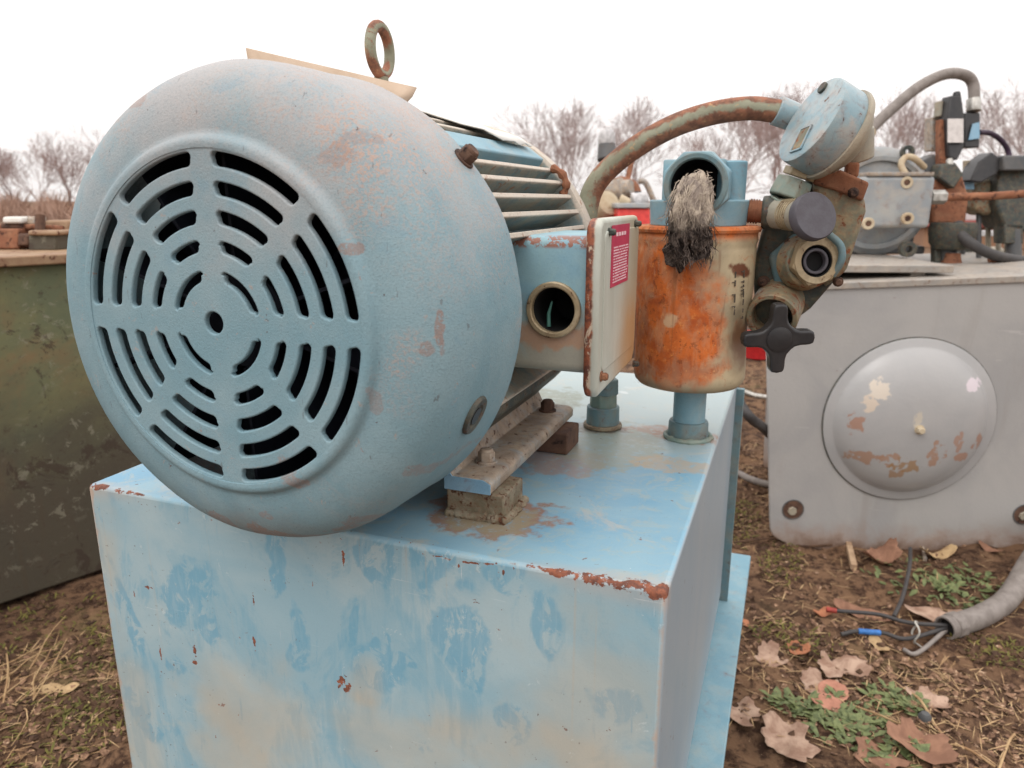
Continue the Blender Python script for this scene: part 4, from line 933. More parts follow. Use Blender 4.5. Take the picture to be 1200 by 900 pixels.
# ================================================================== grey tank behind on the right
ga0 = P(960, 640, Z=0); gyaw = R(18.28)
gt = thing('grey_tank', (ga0.x, ga0.y, 0), 'grey steel tank with round domed hatch cover standing on the soil', 'tank', rot=gyaw)
WG = WM[gt]; MG = WG @ Matrix(((1, 0, 0, 0), (0, 0, 1, 0), (0, 1, 0, 0), (0, 0, 0, 1)))      # local: x along the face, y up, depth backwards
def GL(x_, y_, dpt=0): return MG @ Vector((x_, y_, dpt))
fp = [(-.223, .765), (-.152, .08), (-.148, .050), (-.138, .030), (-.122, .018), (-.10, .008), (-.098, -.03), (.68, -.03), (.70, .06), (.735, .80)]
m = MB(); m.prism(fp, MG, 0, .010); front = m.build('front_plate', 'grey_tank_paint', gt, bevel=.003)
m = MB(); m.prism([(.02, .76), (.05, -.03), (.67, -.03), (.725, .795)], MG, .0105, .75); m.build('tank_body', 'grey_tank_paint', gt, bevel=.004)
m = MB(); m.prism([(-.226, .757), (-.226, .775), (.74, .817), (.74, .799)], MG, -.007, .05); m.prism([(-.05, .765), (-.05, .783), (.74, .817), (.74, .799)], MG, .0505, .76); m.build('top_rim', 'bare_edge', gt, bevel=.002)
dcx, dcy, dr_ = .208, .395, .238
o_ = GL(dcx, dcy); nrm = (GL(dcx, dcy, -1) - o_).normalized()
m = MB(); m.rev(o_, nrm, [(dr_ * 1.012, .0003), (dr_ * 1.012, .0020), (dr_, .0025)], 96); m.build('gasket', 'dark_cast', gt)
m = MB(); m.rev(o_, nrm, [(dr_, .0), (dr_, .006), (dr_ * .985, .008), (dr_ * .905, .009), (dr_ * .885, .012), (dr_ * .86, .019), (dr_ * .80, .030), (dr_ * .68, .045), (dr_ * .5, .056), (dr_ * .3, .062), (dr_ * .12, .064), (0, .0645)], 96)
hatch = m.build('hatch_cover', 'grey_dome', gt, smooth=60)
m = MB(); q = GL(.209, .388, -.062); m.hexbolt(q, nrm, .011, .016); m.build('hatch_bolt', 'cream_old', hatch, bevel=.001)
m = MB()
for hx, hy in ((-.088, .116), (.574, .114), (-.15, .69), (.6, .73)):
    if hy < .5:
        m = MB(); m.cyl(GL(hx, hy, .001), GL(hx, hy, -.0012), .030, n=32); hk = m.build('hole', 'rust_dark', front)
        m = MB(); m.ring(GL(hx, hy, .001), GL(hx, hy, -.0020), .032, .0285, 32); m.build('hole_edge', 'grey_dark', front)
        m = MB(); m.cyl(GL(hx - .002, hy - .004, -.0005), GL(hx - .002, hy - .004, -.006), .014, .012, 7); m.build('stud', 'gauge_back', front)
# paint patches flaked off the dome are in its paint; a couple of pale ones:
# platform and grey motor on top
def GT(x_, dpt, z_): return GL(x_, z_, dpt)
MT = WG
def wbox(m, x0, x1, d0, d1, z0_, z1_):      # box in the grey tank's frame
    m.box(((x0 + x1) / 2, (d0 + d1) / 2, (z0_ + z1_) / 2), (x1 - x0, d1 - d0, z1_ - z0_), WG)
m = MB(); wbox(m, -.16, .30, .05, .66, .806, .826); wbox(m, -.14, -.10, .08, .62, .77, .806); wbox(m, .20, .24, .08, .62, .785, .806); m.build('motor_platform', 'bare_edge', gt, bevel=.002)
gm_k = 2.42
mc = P(1028, 238, k=2.36); backv = (WG.to_3x3() @ Vector((.1, 1, 0))).normalized()
bgm = thing('grey_motor', (mc.x, mc.y, .827), 'grey electric motor with bolted square end plate on top of the grey tank', 'motor')
mr_ = .178
m = MB(); m.rev(mc, backv, [(0, -.02), (.05, -.02), (.09, -.006), (mr_ * .80, 0), (mr_ * .92, .012), (mr_, .04), (mr_, .30), (mr_ * .9, .34), (0, .35)], 48); m.build('motor_body', 'grey_motor', bgm, smooth=50)
m = MB(); m.ring(mc + backv * .002, mc - backv * .012, mr_ * .83, mr_ * .74, 48); m.build('end_ring', 'grey_motor', bgm)
mp = WG.to_3x3().to_4x4(); mp.translation = P(1046, 237, k=2.26)
m = MB(); m.box((.0, 0, 0), (.215, .06, .155), mp); ep = m.build('end_plate', 'grey_motor', bgm, bevel=.012, seg=3)
for px_, py_ in ((1062, 214), (1063, 256), (1017, 262)):
    q = P(px_, py_, k=2.22); m = MB(); m.ring(q + backv * .006, q - backv * .008, .018, .009, 24); m.build('end_plate_bolt', 'cream_old', ep); m = MB(); m.cyl(q, q - backv * .006, .010, n=16); m.build('bolt_recess', 'rust_dark', ep)
m = MB(); m.box((0, 0, .083), (.20, .064, .012), mp); m.build('rusty_lip', 'rail_tan', ep, bevel=.003)
m = MB(); m.tube(smooth_path([P(1062, 206, k=2.27), P(1056, 193, k=2.27), P(1062, 184, k=2.27), P(1072, 186, k=2.27), P(1083, 196, k=2.3)], 5), .010, 10); m.build('cable_loop', 'cream_old', bgm)
m = MB(); q = P(1063, 178, k=2.3); m.ring(q + backv * .01, q - backv * .012, .020, .008, 24); m.build('lifting_eye', 'dark_cast', bgm)
m = MB(); q = Vector((mc.x, mc.y, 0)) + backv * .13
mfeet = WG.to_3x3().to_4x4(); mfeet.translation = (q.x, q.y, 0)
m.box((0, 0, .840), (.34, .22, .026), mfeet); m.box((0, -.0, .875), (.27, .20, .08), mfeet); m.build('motor_feet', 'grey_dark', bgm, bevel=.006)
q = P(1064, 292, k=2.24); m = MB(); m.ring(q + backv * .02, q - backv * .01, .024, .010, 24); m.build('foot_bolt', 'dark_cast', bgm)

# ---- valve stands on the grey tank
def K(px_, py_, k=2.35): return P(px_, py_, k=k)
def seg(par, name, mat, a, b, r0, r1=None, k=2.35, n=20, bevel=.002):
    m = MB(); m.cyl(K(*a, k), K(*b, k), r0, r1, n=n); return m.build(name, mat, par, bevel=bevel)
PXM = 2.35 / 850
def kbox(par, name, mat, x0, y0, x1, y1, dpt=.05, k=2.35, skew=0, bevel=.003, quad=None):
    """block facing the camera side, corners by pixel at depth k, real thickness dpt behind"""
    q = quad or [(x0, y0), (x1, y0), (x1 + skew, y1), (x0 + skew, y1)]
    a = [K(x_, y_, k) for x_, y_ in q]; bk = Vector((_fh.x, _fh.y, 0)) * dpt; b = [v + bk for v in a]; n_ = len(a)
    m = MB(); m.add(a + b, [tuple(range(n_)), tuple(range(n_, 2 * n_))[::-1]] + [(i, (i + 1) % n_, n_ + (i + 1) % n_, n_ + i) for i in range(n_)])
    return m.build(name, mat, par, bevel=bevel)
v1 = thing('solenoid_valve', K(1112, 326), 'rusty black solenoid valve on a post, under the arching grey conduit', 'valve')
seg(v1, 'post', 'grey_dark', (1112, 328), (1112, 275), .026, .022)
kbox(v1, 'bracket', 'dark_cast', 1096, 272, 1103, 322, .03)
m = MB(); m.rev(K(1113, 322), (0, 0, 1), [(.020, 0), (.032, .01), (.034, .03), (.026, .05), (.022, .07)], 20); m.build('rusty_cone', 'rust', v1)
m = MB(); m.rev(K(1113, 292), (0, 0, 1), [(.0, 0), (.050, 0), (.064, .02), (.070, .06), (.066, .085), (.0, .085)], 24); m.build('lower_body', 'dark_cast', v1, bevel=.003)
kbox(v1, 'mid_body', 'rust', 0, 0, 0, 0, .10, 2.33, quad=[(1096, 204), (1128, 204), (1136, 232), (1132, 262), (1094, 262), (1091, 228)], bevel=.008)
kbox(v1, 'cast_cap', 'dark_cast', 0, 0, 0, 0, .06, 2.30, quad=[(1104, 192), (1120, 190), (1130, 204), (1118, 222), (1100, 208)], bevel=.006)
seg(v1, 'top_bolt', 'chrome_nut', (1113, 194), (1113, 186), .012, .009, 2.31, 8)
kbox(v1, 'side_coil', 'grey_dark', 0, 0, 0, 0, .06, 2.36, quad=[(1078, 190), (1096, 180), (1102, 196), (1086, 207)], bevel=.005)
kbox(v1, 'rusty_solenoid', 'rail_tan', 1092, 137, 1106, 177, .045, 2.37, -1, bevel=.004)
kbox(v1, 'rust_strip', 'rust', 1102, 140, 1109, 196, .03, 2.33, 0, bevel=.002)
seg(v1, 'solenoid_cap', 'gauge_back', (1100, 138), (1101, 120), .015, .014, 2.36)
kbox(v1, 'black_spade', 'black_plastic', 0, 0, 0, 0, .05, 2.31, quad=[(1114, 112), (1127, 112), (1131, 140), (1130, 172), (1122, 188), (1112, 184), (1110, 140)], bevel=.004)
seg(v1, 'spade_nub', 'black_plastic', (1121, 114), (1121, 108), .013, .010, 2.33)
kbox(v1, 'paper_label', 'label_white', 1111, 139, 1129, 167, .004, 2.300, 0, bevel=0)
kbox(v1, 'black_connector', 'black_plastic', 1131, 132, 1149, 173, .05, 2.33, -1, bevel=.004)
kbox(v1, 'blue_sticker', 'rail_end', 0, 0, 0, 0, .003, 2.322, quad=[(1140, 145), (1148, 143), (1148, 162), (1135, 164)], bevel=0)
seg(v1, 'conduit_nut', 'chrome_nut', (1141, 131), (1141, 116), .022, .021, 2.34, 10)
cd = thing('arched_conduit', K(1005, 172, 2.30), 'grey flexible conduit arching over to the black solenoid connector', 'conduit')
m = MB(); m.tube(smooth_path([K(1006, 170, 2.25), K(1018, 154, 2.26), K(1045, 128, 2.28), K(1078, 101, 2.3), (K(1108, 87, 2.32)), K(1130, 88, 2.33), K(1140, 98, 2.34), K(1142, 120, 2.34)], 8), .0170, 14); m.build('conduit', 'hose_grey', cd, smooth=60)
m = MB(); m.tube([K(1002, 175, 2.25), K(1018, 153, 2.26)], .025, 12); m.build('conduit_sleeve', 'cream_old', cd)
cpp = thing('copper_pipe', K(1105, 231, 2.28), 'thin red brown copper pipe running right from a pale nut', 'pipe')
m = MB(); m.tube([K(1104, 231, 2.27), K(1160, 230, 2.25), K(1215, 226, 2.22), K(1260, 224, 2.2)], .0125, 12); m.build('tube', 'rust', cpp, smooth=60)
m = MB(); m.cyl(K(1090, 231, 2.27), K(1107, 231, 2.27), .0225, n=6); m.build('nut', 'chrome_nut', cpp, bevel=.002)
v2 = thing('shutoff_valve', K(1188, 322, 2.40), 'dark shutoff valve with black hose at the right edge behind the copper pipe', 'valve')
kbox(v2, 'valve_body', 'dark_cast', 0, 0, 0, 0, .12, 2.38, quad=[(1172, 196), (1182, 186), (1215, 182), (1230, 260), (1205, 272), (1178, 268), (1168, 240)], bevel=.008)
kbox(v2, 'side_casting', 'valve_cast', 0, 0, 0, 0, .10, 2.42, quad=[(1142, 214), (1172, 208), (1174, 238), (1160, 254), (1140, 246)], bevel=.012)
kbox(v2, 'black_coil', 'black_plastic', 0, 0, 0, 0, .07, 2.36, quad=[(1147, 190), (1163, 178), (1178, 190), (1168, 204), (1150, 214), (1137, 212)], bevel=.004)
kbox(v2, 'cap', 'grey_dark', 1176, 182, 1215, 200, .08, 2.34, 0, bevel=.006)
kbox(v2, 'lower_nut', 'dark_cast', 1177, 262, 1200, 286, .06, 2.38, 0, bevel=.005)
seg(v2, 'post', 'grey_dark', (1188, 326), (1188, 270), .024, .022, 2.40)
kbox(v2, 'blue_tag', 'rail_end', 1131, 206, 1142, 222, .02, 2.40, 0, bevel=.002)
kbox(v2, 'pale_plate', 'cream_old', 1132, 188, 1142, 205, .02, 2.42, 0, bevel=.002)
bh = thing('black_hose', K(1160, 302, 2.3), 'thick black hose sagging between the two valves on the grey tank', 'hose')
m = MB(); m.tube(smooth_path([K(1122, 262, 2.30), K(1127, 276, 2.28), K(1142, 288, 2.26), K(1162, 298, 2.26), K(1186, 304, 2.3), K(1205, 306, 2.33)], 6), .0165, 12); m.build('hose_body', 'hose_black', bh, smooth=60)
m = MB(); m.cyl(K(1160, 303, 2.29), K(1178, 304, 2.29), .013, n=12); m.build('hose_clamp', 'rust', bh)
m = MB(); m.tube(smooth_path([K(1147, 155, 2.36), K(1160, 156, 2.38), K(1173, 164, 2.40), K(1181, 176, 2.42), K(1184, 190, 2.42)], 5), .0085, 10); at_base(m, 'purple_cable', 'purple_cable', 'thin dark purple cable curving down from the black connector', 'cable')
for i, (x_, ya, yb, k_, mt) in enumerate(((1147, 245, 324, 2.45, 'grey_dark'), (1158, 238, 322, 2.5, 'gauge_back'), (1180, 250, 325, 2.5, 'gauge_back'), (1128, 285, 318, 2.6, 'grey_dark'), (1170, 250, 316, 2.6, 'gauge_back'))):
    m = MB(); m.cyl(K(x_, yb, k_), K(x_, ya, k_), .0085, n=10)
    at_base(m, 'threaded_rod', mt, ('dark rod nearest the first valve, standing on the grey tank', 'pale rod just right of the dark rod on the grey tank', 'pale rod close to the right hand valve post', 'short dark rod in the gap behind the solenoid valve', 'thin pale rod farthest back between the two valves')[i], 'rod', 'threaded rods standing on the grey tank')
kb = thing('small_pump', K(1160, 318, 2.65), 'small rusty pump casting behind the rods on the grey tank', 'pump')
kbox(kb, 'casting', 'dark_cast', 1128, 286, 1150, 306, .08, 2.66, bevel=.01); kbox(kb, 'base', 'gauge_back', 1146, 290, 1178, 320, .10, 2.7, bevel=.01); kbox(kb, 'plate', 'white_far', 1130, 270, 1180, 277, .02, 2.75)

# ================================================================== green tank on the left
la, lb_ = P(0, 718, Z=0), P(125, 675, Z=0); ldir = (lb_ - la).normalized(); lyaw = math.atan2(ldir.y, ldir.x)
lt = thing('green_tank', (la.x, la.y, 0), 'tall stained olive green steel tank with rusty rim at the left edge', 'tank', rot=lyaw)
WL = WM[lt]
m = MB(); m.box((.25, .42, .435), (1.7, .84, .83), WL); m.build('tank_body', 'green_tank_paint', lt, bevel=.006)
m = MB(); m.box((.25, .42, .862), (1.76, .90, .024), WL); m.build('top_rim', 'rusty_rim', lt, bevel=.004)
# rusty valves standing on the green tank
def left_junk():
    t = thing('rusty_manifold', P(45, 283, k=1.95) , 'low rusty brown valve manifold on the rim of the green tank', 'manifold')
    def b(name, mat, x0, y0, x1, y1, dpt=.06, k=2.0, bevel=.005):
        kbox(t, name, mat, x0, y0, x1, y1, dpt, k, 0, bevel)
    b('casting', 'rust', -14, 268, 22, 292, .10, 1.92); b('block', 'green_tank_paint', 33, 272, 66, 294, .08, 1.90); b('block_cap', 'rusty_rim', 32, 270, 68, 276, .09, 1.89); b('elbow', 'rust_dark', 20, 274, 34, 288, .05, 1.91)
    b('white_coil', 'white_sheet', 2, 254, 26, 262, .05, 1.93, .006); b('coil_base', 'rust_dark', 0, 261, 27, 268, .06, 1.94); b('tan_coil', 'rail_tan', 27, 254, 42, 264, .05, 1.95, .006); b('pipe_block', 'rusty_rim', 52, 258, 80, 272, .05, 1.97, .006)
    m = MB(); m.cyl(P(47, 272, k=1.93), P(47, 252, k=1.93), .012, n=12); m.build('stem', 'rust_dark', t)
    m = MB(); m.tube([P(-10, 266, k=1.95), P(40, 266, k=1.95), P(74, 268, k=1.95)], .008, 10); m.build('pipe', 'rust', t)
left_junk()

# ================================================================== rusty machinery behind the bent pipe
rm = thing('rusty_pump', P(722, 300, k=3.0), 'cluster of tan and rusty pump parts seen through the bent pipe', 'pump')
kb_ = lambda *a, **k: kbox(rm, *a, **k)
kb_('stand', 'rust_dark', 690, 262, 765, 420, .5, 3.1)
m = MB(); m.rev(P(706, 243, k=3.0), camdir(.5, .2, -1), [(0, .05), (.05, .05), (.058, .03), (.062, 0), (.062, -.05), (0, -.05)], 24); m.build('tan_drum', 'cream_old', rm)
m = MB(); m.rev(P(733, 222, k=3.05), camdir(.8, .1, -.6), [(0, .03), (.035, .03), (.04, 0), (.055, -.01), (.055, -.09), (0, -.1)], 20); m.build('tan_bell', 'rail_tan', rm)
m = MB(); m.cyl(P(741, 236, k=2.95), P(758, 232, k=2.95), .034, .03, n=20); m.build('pale_casting', 'white_far', rm, bevel=.004)
m = MB(); m.cyl(P(726, 234, k=2.93), P(738, 238, k=2.93), .024, .016, n=16); m.build('pale_plug', 'cream_old', rm, bevel=.004)
kb_('brown_body', 'rust', 0, 0, 0, 0, .15, 3.05, quad=[(699, 215), (730, 206), (748, 212), (756, 232), (736, 258), (705, 260), (692, 240)], bevel=.02)
kb_('gap_shade_block', 'black_plastic', 744, 224, 752, 234, .03, 2.93)  # solid black block painted in for the shade of a gap
m = MB(); m.cyl(P(712, 188, k=3.1), P(711, 168, k=3.1), .045, .036, n=20); m.build('grey_cup', 'grey_dark', rm, bevel=.006)
m = MB(); m.rev(P(711, 170, k=3.1), (0, 0, 1), [(.034, 0), (.038, .015), (.034, .05), (.018, .068), (0, .07)], 20); m.build('white_cap', 'white_far', rm)
m = MB(); m.cyl(P(712, 215, k=3.12), P(712, 185, k=3.12), .03, n=16); m.build('cup_stem', 'rust_dark', rm)
m = MB(); m.tube(smooth_path([P(735, 212, k=3.1), P(740, 190, k=3.12), P(742, 178, k=3.12)], 4), .012, 8); m.build('bracket_rod', 'rust', rm)
m = MB(); m.tube(smooth_path([P(748, 212, k=3.1), P(757, 215, k=3.1), P(768, 240, k=3.1)], 4), .012, 8); m.build('hose_end', 'rail_tan', rm)
rbx = thing('red_box', P(742, 300, k=2.85), 'bright red box behind the bent pipe, left of the blue filter head', 'box')
kbox(rbx, 'box_body', 'bright_red', 724, 244, 762, 330, .14, 2.85, bevel=.006); kbox(rbx, 'box_lid', 'grey_motor', 722, 238, 763, 244, .16, 2.84, bevel=.004)
q = P(884, 418, Z=0)
rc_ = thing('red_bucket', (q.x + .02, q.y, 0), 'small red plastic bucket on the soil behind the star knob', 'bucket')
kbk = (q - Vector((0, 0, H))).dot(_fw); kbk = q.x * _fw.x + q.y * _fw.y + (0 - H) * _fw.z
m = MB(); s_ = kbk / 850
m.rev((q.x + .02, q.y, .0), (0, 0, 1), [(0, 0), (.085, 0), (.105, .15), (.11, .155), (.106, .16), (.10, .15), (.08, .01), (0, .01)], 28); m.build('bucket_shell', 'red_plastic', rc_)
m = MB(); m.tube([(q.x + .02 + .108 * math.cos(t), q.y - .03 * math.sin(t), .15 + .05 * math.sin(t)) for t in np.linspace(0, PI, 14)], .003, 8); m.build('handle', 'grey_dark', rc_)

# ================================================================== hoses on the ground behind the blue tank
def gp(x_, y_, dz=0):
    q = P(x_, y_, Z=0); return Vector((q.x, q.y, G(q.x, q.y) + dz))
m = MB(); m.tube(smooth_path([P(850, 430, k=2.1), P(866, 470, k=2.0), P(880, 490, k=1.98), P(893, 500, k=2.1), P(905, 512, k=2.25)], 6), .014, 12); at_base(m, 'dark_hose', 'hose_black', 'dark grey hose dipping down between the blue and grey tanks', 'hose', smooth=60)
m = MB(); m.tube(smooth_path([gp(840, 548, .012), gp(862, 556, .012), gp(880, 564, .012), gp(905, 570, .012), gp(950, 575, .012)], 6), .0125, 12); at_base(m, 'grey_hose', 'hose_grey', 'grey brown hose lying on the soil at the left foot of the grey tank', 'hose', smooth=60)
m = MB(); m.tube(smooth_path([gp(850, 462, .012), gp(870, 463, .012), gp(892, 466, .012), gp(950, 470, .012)], 5), .014, 8); at_base(m, 'pale_pipe', 'chrome_nut', 'pale straight pipe lying on the ground far behind the hoses', 'pipe', smooth=60)

# ================================================================== cut conduit with wires
fc = thing('cut_conduit', gp(1150, 745), 'grey flexible conduit ending on the soil with cut wires poking out', 'conduit')
cpts = smooth_path([gp(1118, 741, .022), gp(1150, 730, .020), gp(1180, 710, .026), gp(1202, 688, .05), gp(1222, 664, .08), gp(1240, 640, .12), gp(1260, 615, .2)], 8)
m = MB(); rib = []
m.tube(cpts, [.0262 + (.0004 if i % 2 else 0) for i in range(len(cpts))], 18); m.build('conduit', 'hose_grey', fc, smooth=60)
ce = cpts[0]; cdv = (cpts[0] - cpts[3]).normalized()
m = MB(); m.cyl(ce - cdv * .012, ce + cdv * .016, .0310, n=10); m.build('coupling_nut', 'hose_grey', fc, bevel=.002)
m = MB(); m.ring(ce + cdv * .014, ce + cdv * .036, .0280, .0225, 28); m.build('coupling_mouth', 'hose_grey', fc)
m = MB(); m.cyl(ce + cdv * .014, ce + cdv * .018, .0228, n=20); m.build('coupling_inside', 'black_plastic', fc)
mo = ce + cdv * .03
for pts, mt in (([mo + Vector((0, 0, .006)), gp(1062, 742, .03), gp(1030, 733, .030), gp(1000, 728, .028), gp(978, 726, .02)], 'hose_black'), ([mo, gp(1062, 752, .018), gp(1035, 747, .018), gp(1005, 745, .014), gp(985, 747, .010)], 'hose_black'),
                ([mo + Vector((0, 0, -.006)), gp(1075, 765, .012), gp(1058, 762, .012)], 'hose_grey'), ([gp(1046, 733, .028), gp(1056, 712, .05), gp(1062, 690, .06), gp(1063, 668, .07)], 'hose_black')):
    m = MB(); m.tube(smooth_path(pts, 6), .0050, 10); m.build('wire', mt, fc, smooth=60)
def sleeve(a, b, mat):
    m = MB(); m.cyl(a, b, .0066, n=14); m.build('wire_sleeve', mat, fc, bevel=.001)
sleeve(gp(1005, 745, .014), gp(1031, 747, .018), 'blue_tape'); sleeve(gp(967, 724.5, .019), gp(979, 726, .020), 'red_tape')
m = MB(); tc = gp(1072, 748, .02); m.tube([tc + Vector((.004 * math.sin(3 * t), .022 * math.cos(t), .026 * math.sin(t))) for t in np.linspace(0, 2 * PI, 24)], .0022, 8); m.tube([tc + Vector((0, -.01, -.02)), tc + Vector((.012, -.035, -.016))], .0018, 6); m.build('cable_tie', 'white_tie', fc)

# ================================================================== leaves
def leaf(px_, py_, size, rot, mat, label, kind='maple', cur=.25, tilt=0, asp=1):
    size *= 1.42; rn = random.Random(int(px_ * 31 + py_)); base_ = gp(px_, py_)
    n_ = 44; outl = []
    for i in range(n_):
        a = 2 * PI * i / n_
        if kind == 'maple':
            lob = abs(math.cos(2.5 * (a - PI / 2))) ** 1.2; r_ = .70 + .17 * lob * (1 + .6 * math.sin(a * 1.7 + px_)) + .09 * math.sin(a * 3 + py_) + .04 * math.sin(a * 13 + py_) + rn.uniform(-.035, .035); r_ *= (.72 if abs(((a + PI / 2 + PI) % (2 * PI)) - PI) < .35 else 1)
        else: r_ = (.45 + .5 * abs(math.cos(a)) ** 1.5) + rn.uniform(-.03, .03); 
        outl.append((r_ * math.cos(a) * asp, r_ * math.sin(a)))
    rings = 7; vs = [(0, 0)]; 
    for j in range(1, rings + 1): vs += [(x_ * j / rings, y_ * j / rings) for x_, y_ in outl]
    V = []
    s1, s2 = rn.uniform(0, 9), rn.uniform(0, 9)
    for x_, y_ in vs:
        z_ = cur * 1.7 * (x_ * x_ * .5 + y_ * y_ * .35) + .10 * math.sin(x_ * 4 + s1) * math.cos(y_ * 3.3 + s2) - .05 * abs(y_) + tilt * x_
        z_ += .035 * abs(math.sin(5 * math.atan2(y_, x_) / 2)) * math.hypot(x_, y_)
        p_ = Vector((x_ * math.cos(rot) - y_ * math.sin(rot), x_ * math.sin(rot) + y_ * math.cos(rot), z_)) * size; V.append(p_)
    F = [(0, 1 + i, 1 + (i + 1) % n_) for i in range(n_)]
    for j in range(rings - 1):
        for i in range(n_): a = 1 + j * n_ + i; b = 1 + j * n_ + (i + 1) % n_; F.append((a, a + n_, b + n_, b))
    lift = min(p_.z - (G(base_.x + p_.x, base_.y + p_.y) - base_.z) for p_ in V)
    V = [v - Vector((0, 0, lift * .6)) for v in V]
    m = MB(); m.add(V, F)
    stem = [Vector((-.55 * math.cos(rot) * asp, -.55 * math.sin(rot) * asp, .0)) * size, Vector((-1.2 * math.cos(rot + .2), -1.2 * math.sin(rot + .2), .10)) * size]
    t = thing('fallen_leaf', base_, label, 'leaf', 'large dry leaves lying on the soil')
    m.v = [v + base_ for v in m.v]; b = m.build('blade', mat, t, smooth=180); b.modifiers.new('t', 'SOLIDIFY').thickness = .0006
    m = MB(); m.tube([base_ + v for v in stem], [.0011, .0009], 5); m.build('stalk', 'straw', t)
for a in ((985, 782, .038, .5, 'leaf_pale', 'large pale pinkish leaf lying flat just above the pink one', 'maple', .2, .1, 1.25),
          (960, 800, .034, 2.6, 'leaf_pale', 'dull pale leaf overlapped by the salmon pink leaf', 'maple', .25, 0, 1),
          (972, 818, .038, 1.2, 'leaf_pink', 'salmon pink pointed leaf below the pale pair', 'oval', .2, 0, 1),
          (903, 775, .030, 2.2, 'leaf_pale', 'small curled pale leaf in the dark hollow near the blue flange', 'maple', .6, .2, 1),
          (868, 838, .032, 1.0, 'leaf_pale', 'pale leaf with a tiny hole touching the blue tank flange', 'maple', .3, 0, 1),
          (925, 872, .042, 2.0, 'leaf_pale', 'biggest pale leaf at the bottom edge near the blue flange', 'maple', .35, .1, 1.1),
          (1088, 822, .030, 2.6, 'leaf_pale', 'pale lobed leaf crossed by a thin twig', 'maple', .3, 0, 1.1),
          (1080, 880, .042, 2.9, 'leaf_brown', 'large brown leaf beside green weeds at the bottom edge', 'maple', .4, .05, 1.2),
          (1012, 716, .038, 2.9, 'leaf_brown', 'flat grey brown leaf above the wires', 'oval', .15, 0, 1.4),
          (1095, 718, .040, 0.2, 'leaf_pale', 'pinkish leaf lying behind the conduit end', 'oval', .2, 0, 1.3),
          (1034, 660, .036, 0.8, 'leaf_brown', 'folded brown leaf with a bright torn edge near the grey tank', 'maple', .8, .3, 1.2),
          (964, 722, .020, 0.8, 'leaf_orange', 'small orange brown leaf at the tip of the red taped wire', 'oval', .5, 0, 1),
          (935, 762, .022, 0.2, 'leaf_orange', 'crumpled orange leaf below the small curled pale leaf', 'maple', .7, .2, 1),
          (1030, 755, .020, 2.0, 'leaf_tan', 'small tan leaf scrap under the wires', 'oval', .3, 0, 1.2),
          (72, 814, .020, .4, 'leaf_tan', 'yellow tan flat leaf on the soil left of the blue tank', 'oval', .1, 0, 1.4),
          (1030, 893, .036, 2.0, 'leaf_brown', 'brown leaf half out of view under the green weeds', 'maple', .3, 0, 1),
          (874, 733, .012, 2.0, 'leaf_orange', 'tiny orange leaf scrap beside the blue flange', 'oval', .3, 0, 1),
          (1098, 652, .026, .5, 'leaf_tan', 'narrow tan leaf at the foot of the grey tank', 'oval', .5, 0, 1.6),
          (1160, 650, .020, 2.5, 'leaf_brown', 'small brown leaf under the grey tank near the right edge', 'oval', .5, 0, 1.3)):
    leaf(*a)
# wood pieces, stone
m = MB(); a_, b_ = gp(1000, 672, .012), P(992, 628, k=2.22); m.tube([a_, b_], .011, 4); at_base(m, 'wood_sliver', 'wood_chip', 'upright pale wood sliver leaning on the grey tank', 'wood')
m = MB(); a_, b_ = gp(1084, 655, .005), P(1080, 630, k=2.20); m.tube([a_, b_], [.007, .002], 4); at_base(m, 'thin_wood_sliver', 'rail_tan', 'thin pointed orange tan sliver against the grey tank', 'wood')
m = MB(); q = gp(1083, 846, .004); m.rev(q, (0, 0, 1), [(0, -.01), (.012, -.006), (.013, .002), (.008, .010), (0, .012)], 9); at_base(m, 'small_stone', 'grey_dark', 'small dark grey stone under the twig crossed leaf', 'stone')
# long twigs
for i, (pts, r_, lab) in enumerate((([(1000, 828), (1040, 850), (1090, 868), (1130, 884), (1165, 905)], .0022, 'long thin straw coloured twig running to the bottom edge'), ([(1060, 806), (1078, 830), (1100, 860), (1128, 885)], .0026, 'short brown twig crossing the pale lobed leaf'),
                         ([(860, 637), (905, 634), (940, 640), (975, 640)], .0035, 'dark twig lying along the foot of the grey tank'), ([(1170, 905), (1182, 870), (1190, 855)], .0025, 'forked twig in the bottom right corner'), ([(8, 765), (12, 800), (5, 830)], .002, 'bare twig near the left edge'),)):
    m = MB(); m.tube(smooth_path([gp(x_, y_, .008 + .006 * math.sin(j * 2.1)) for j, (x_, y_) in enumerate(pts)], 5), r_, 6); at_base(m, 'twig', 'straw' if i != 2 else 'clod', lab, 'twig', 'loose twigs on the soil')

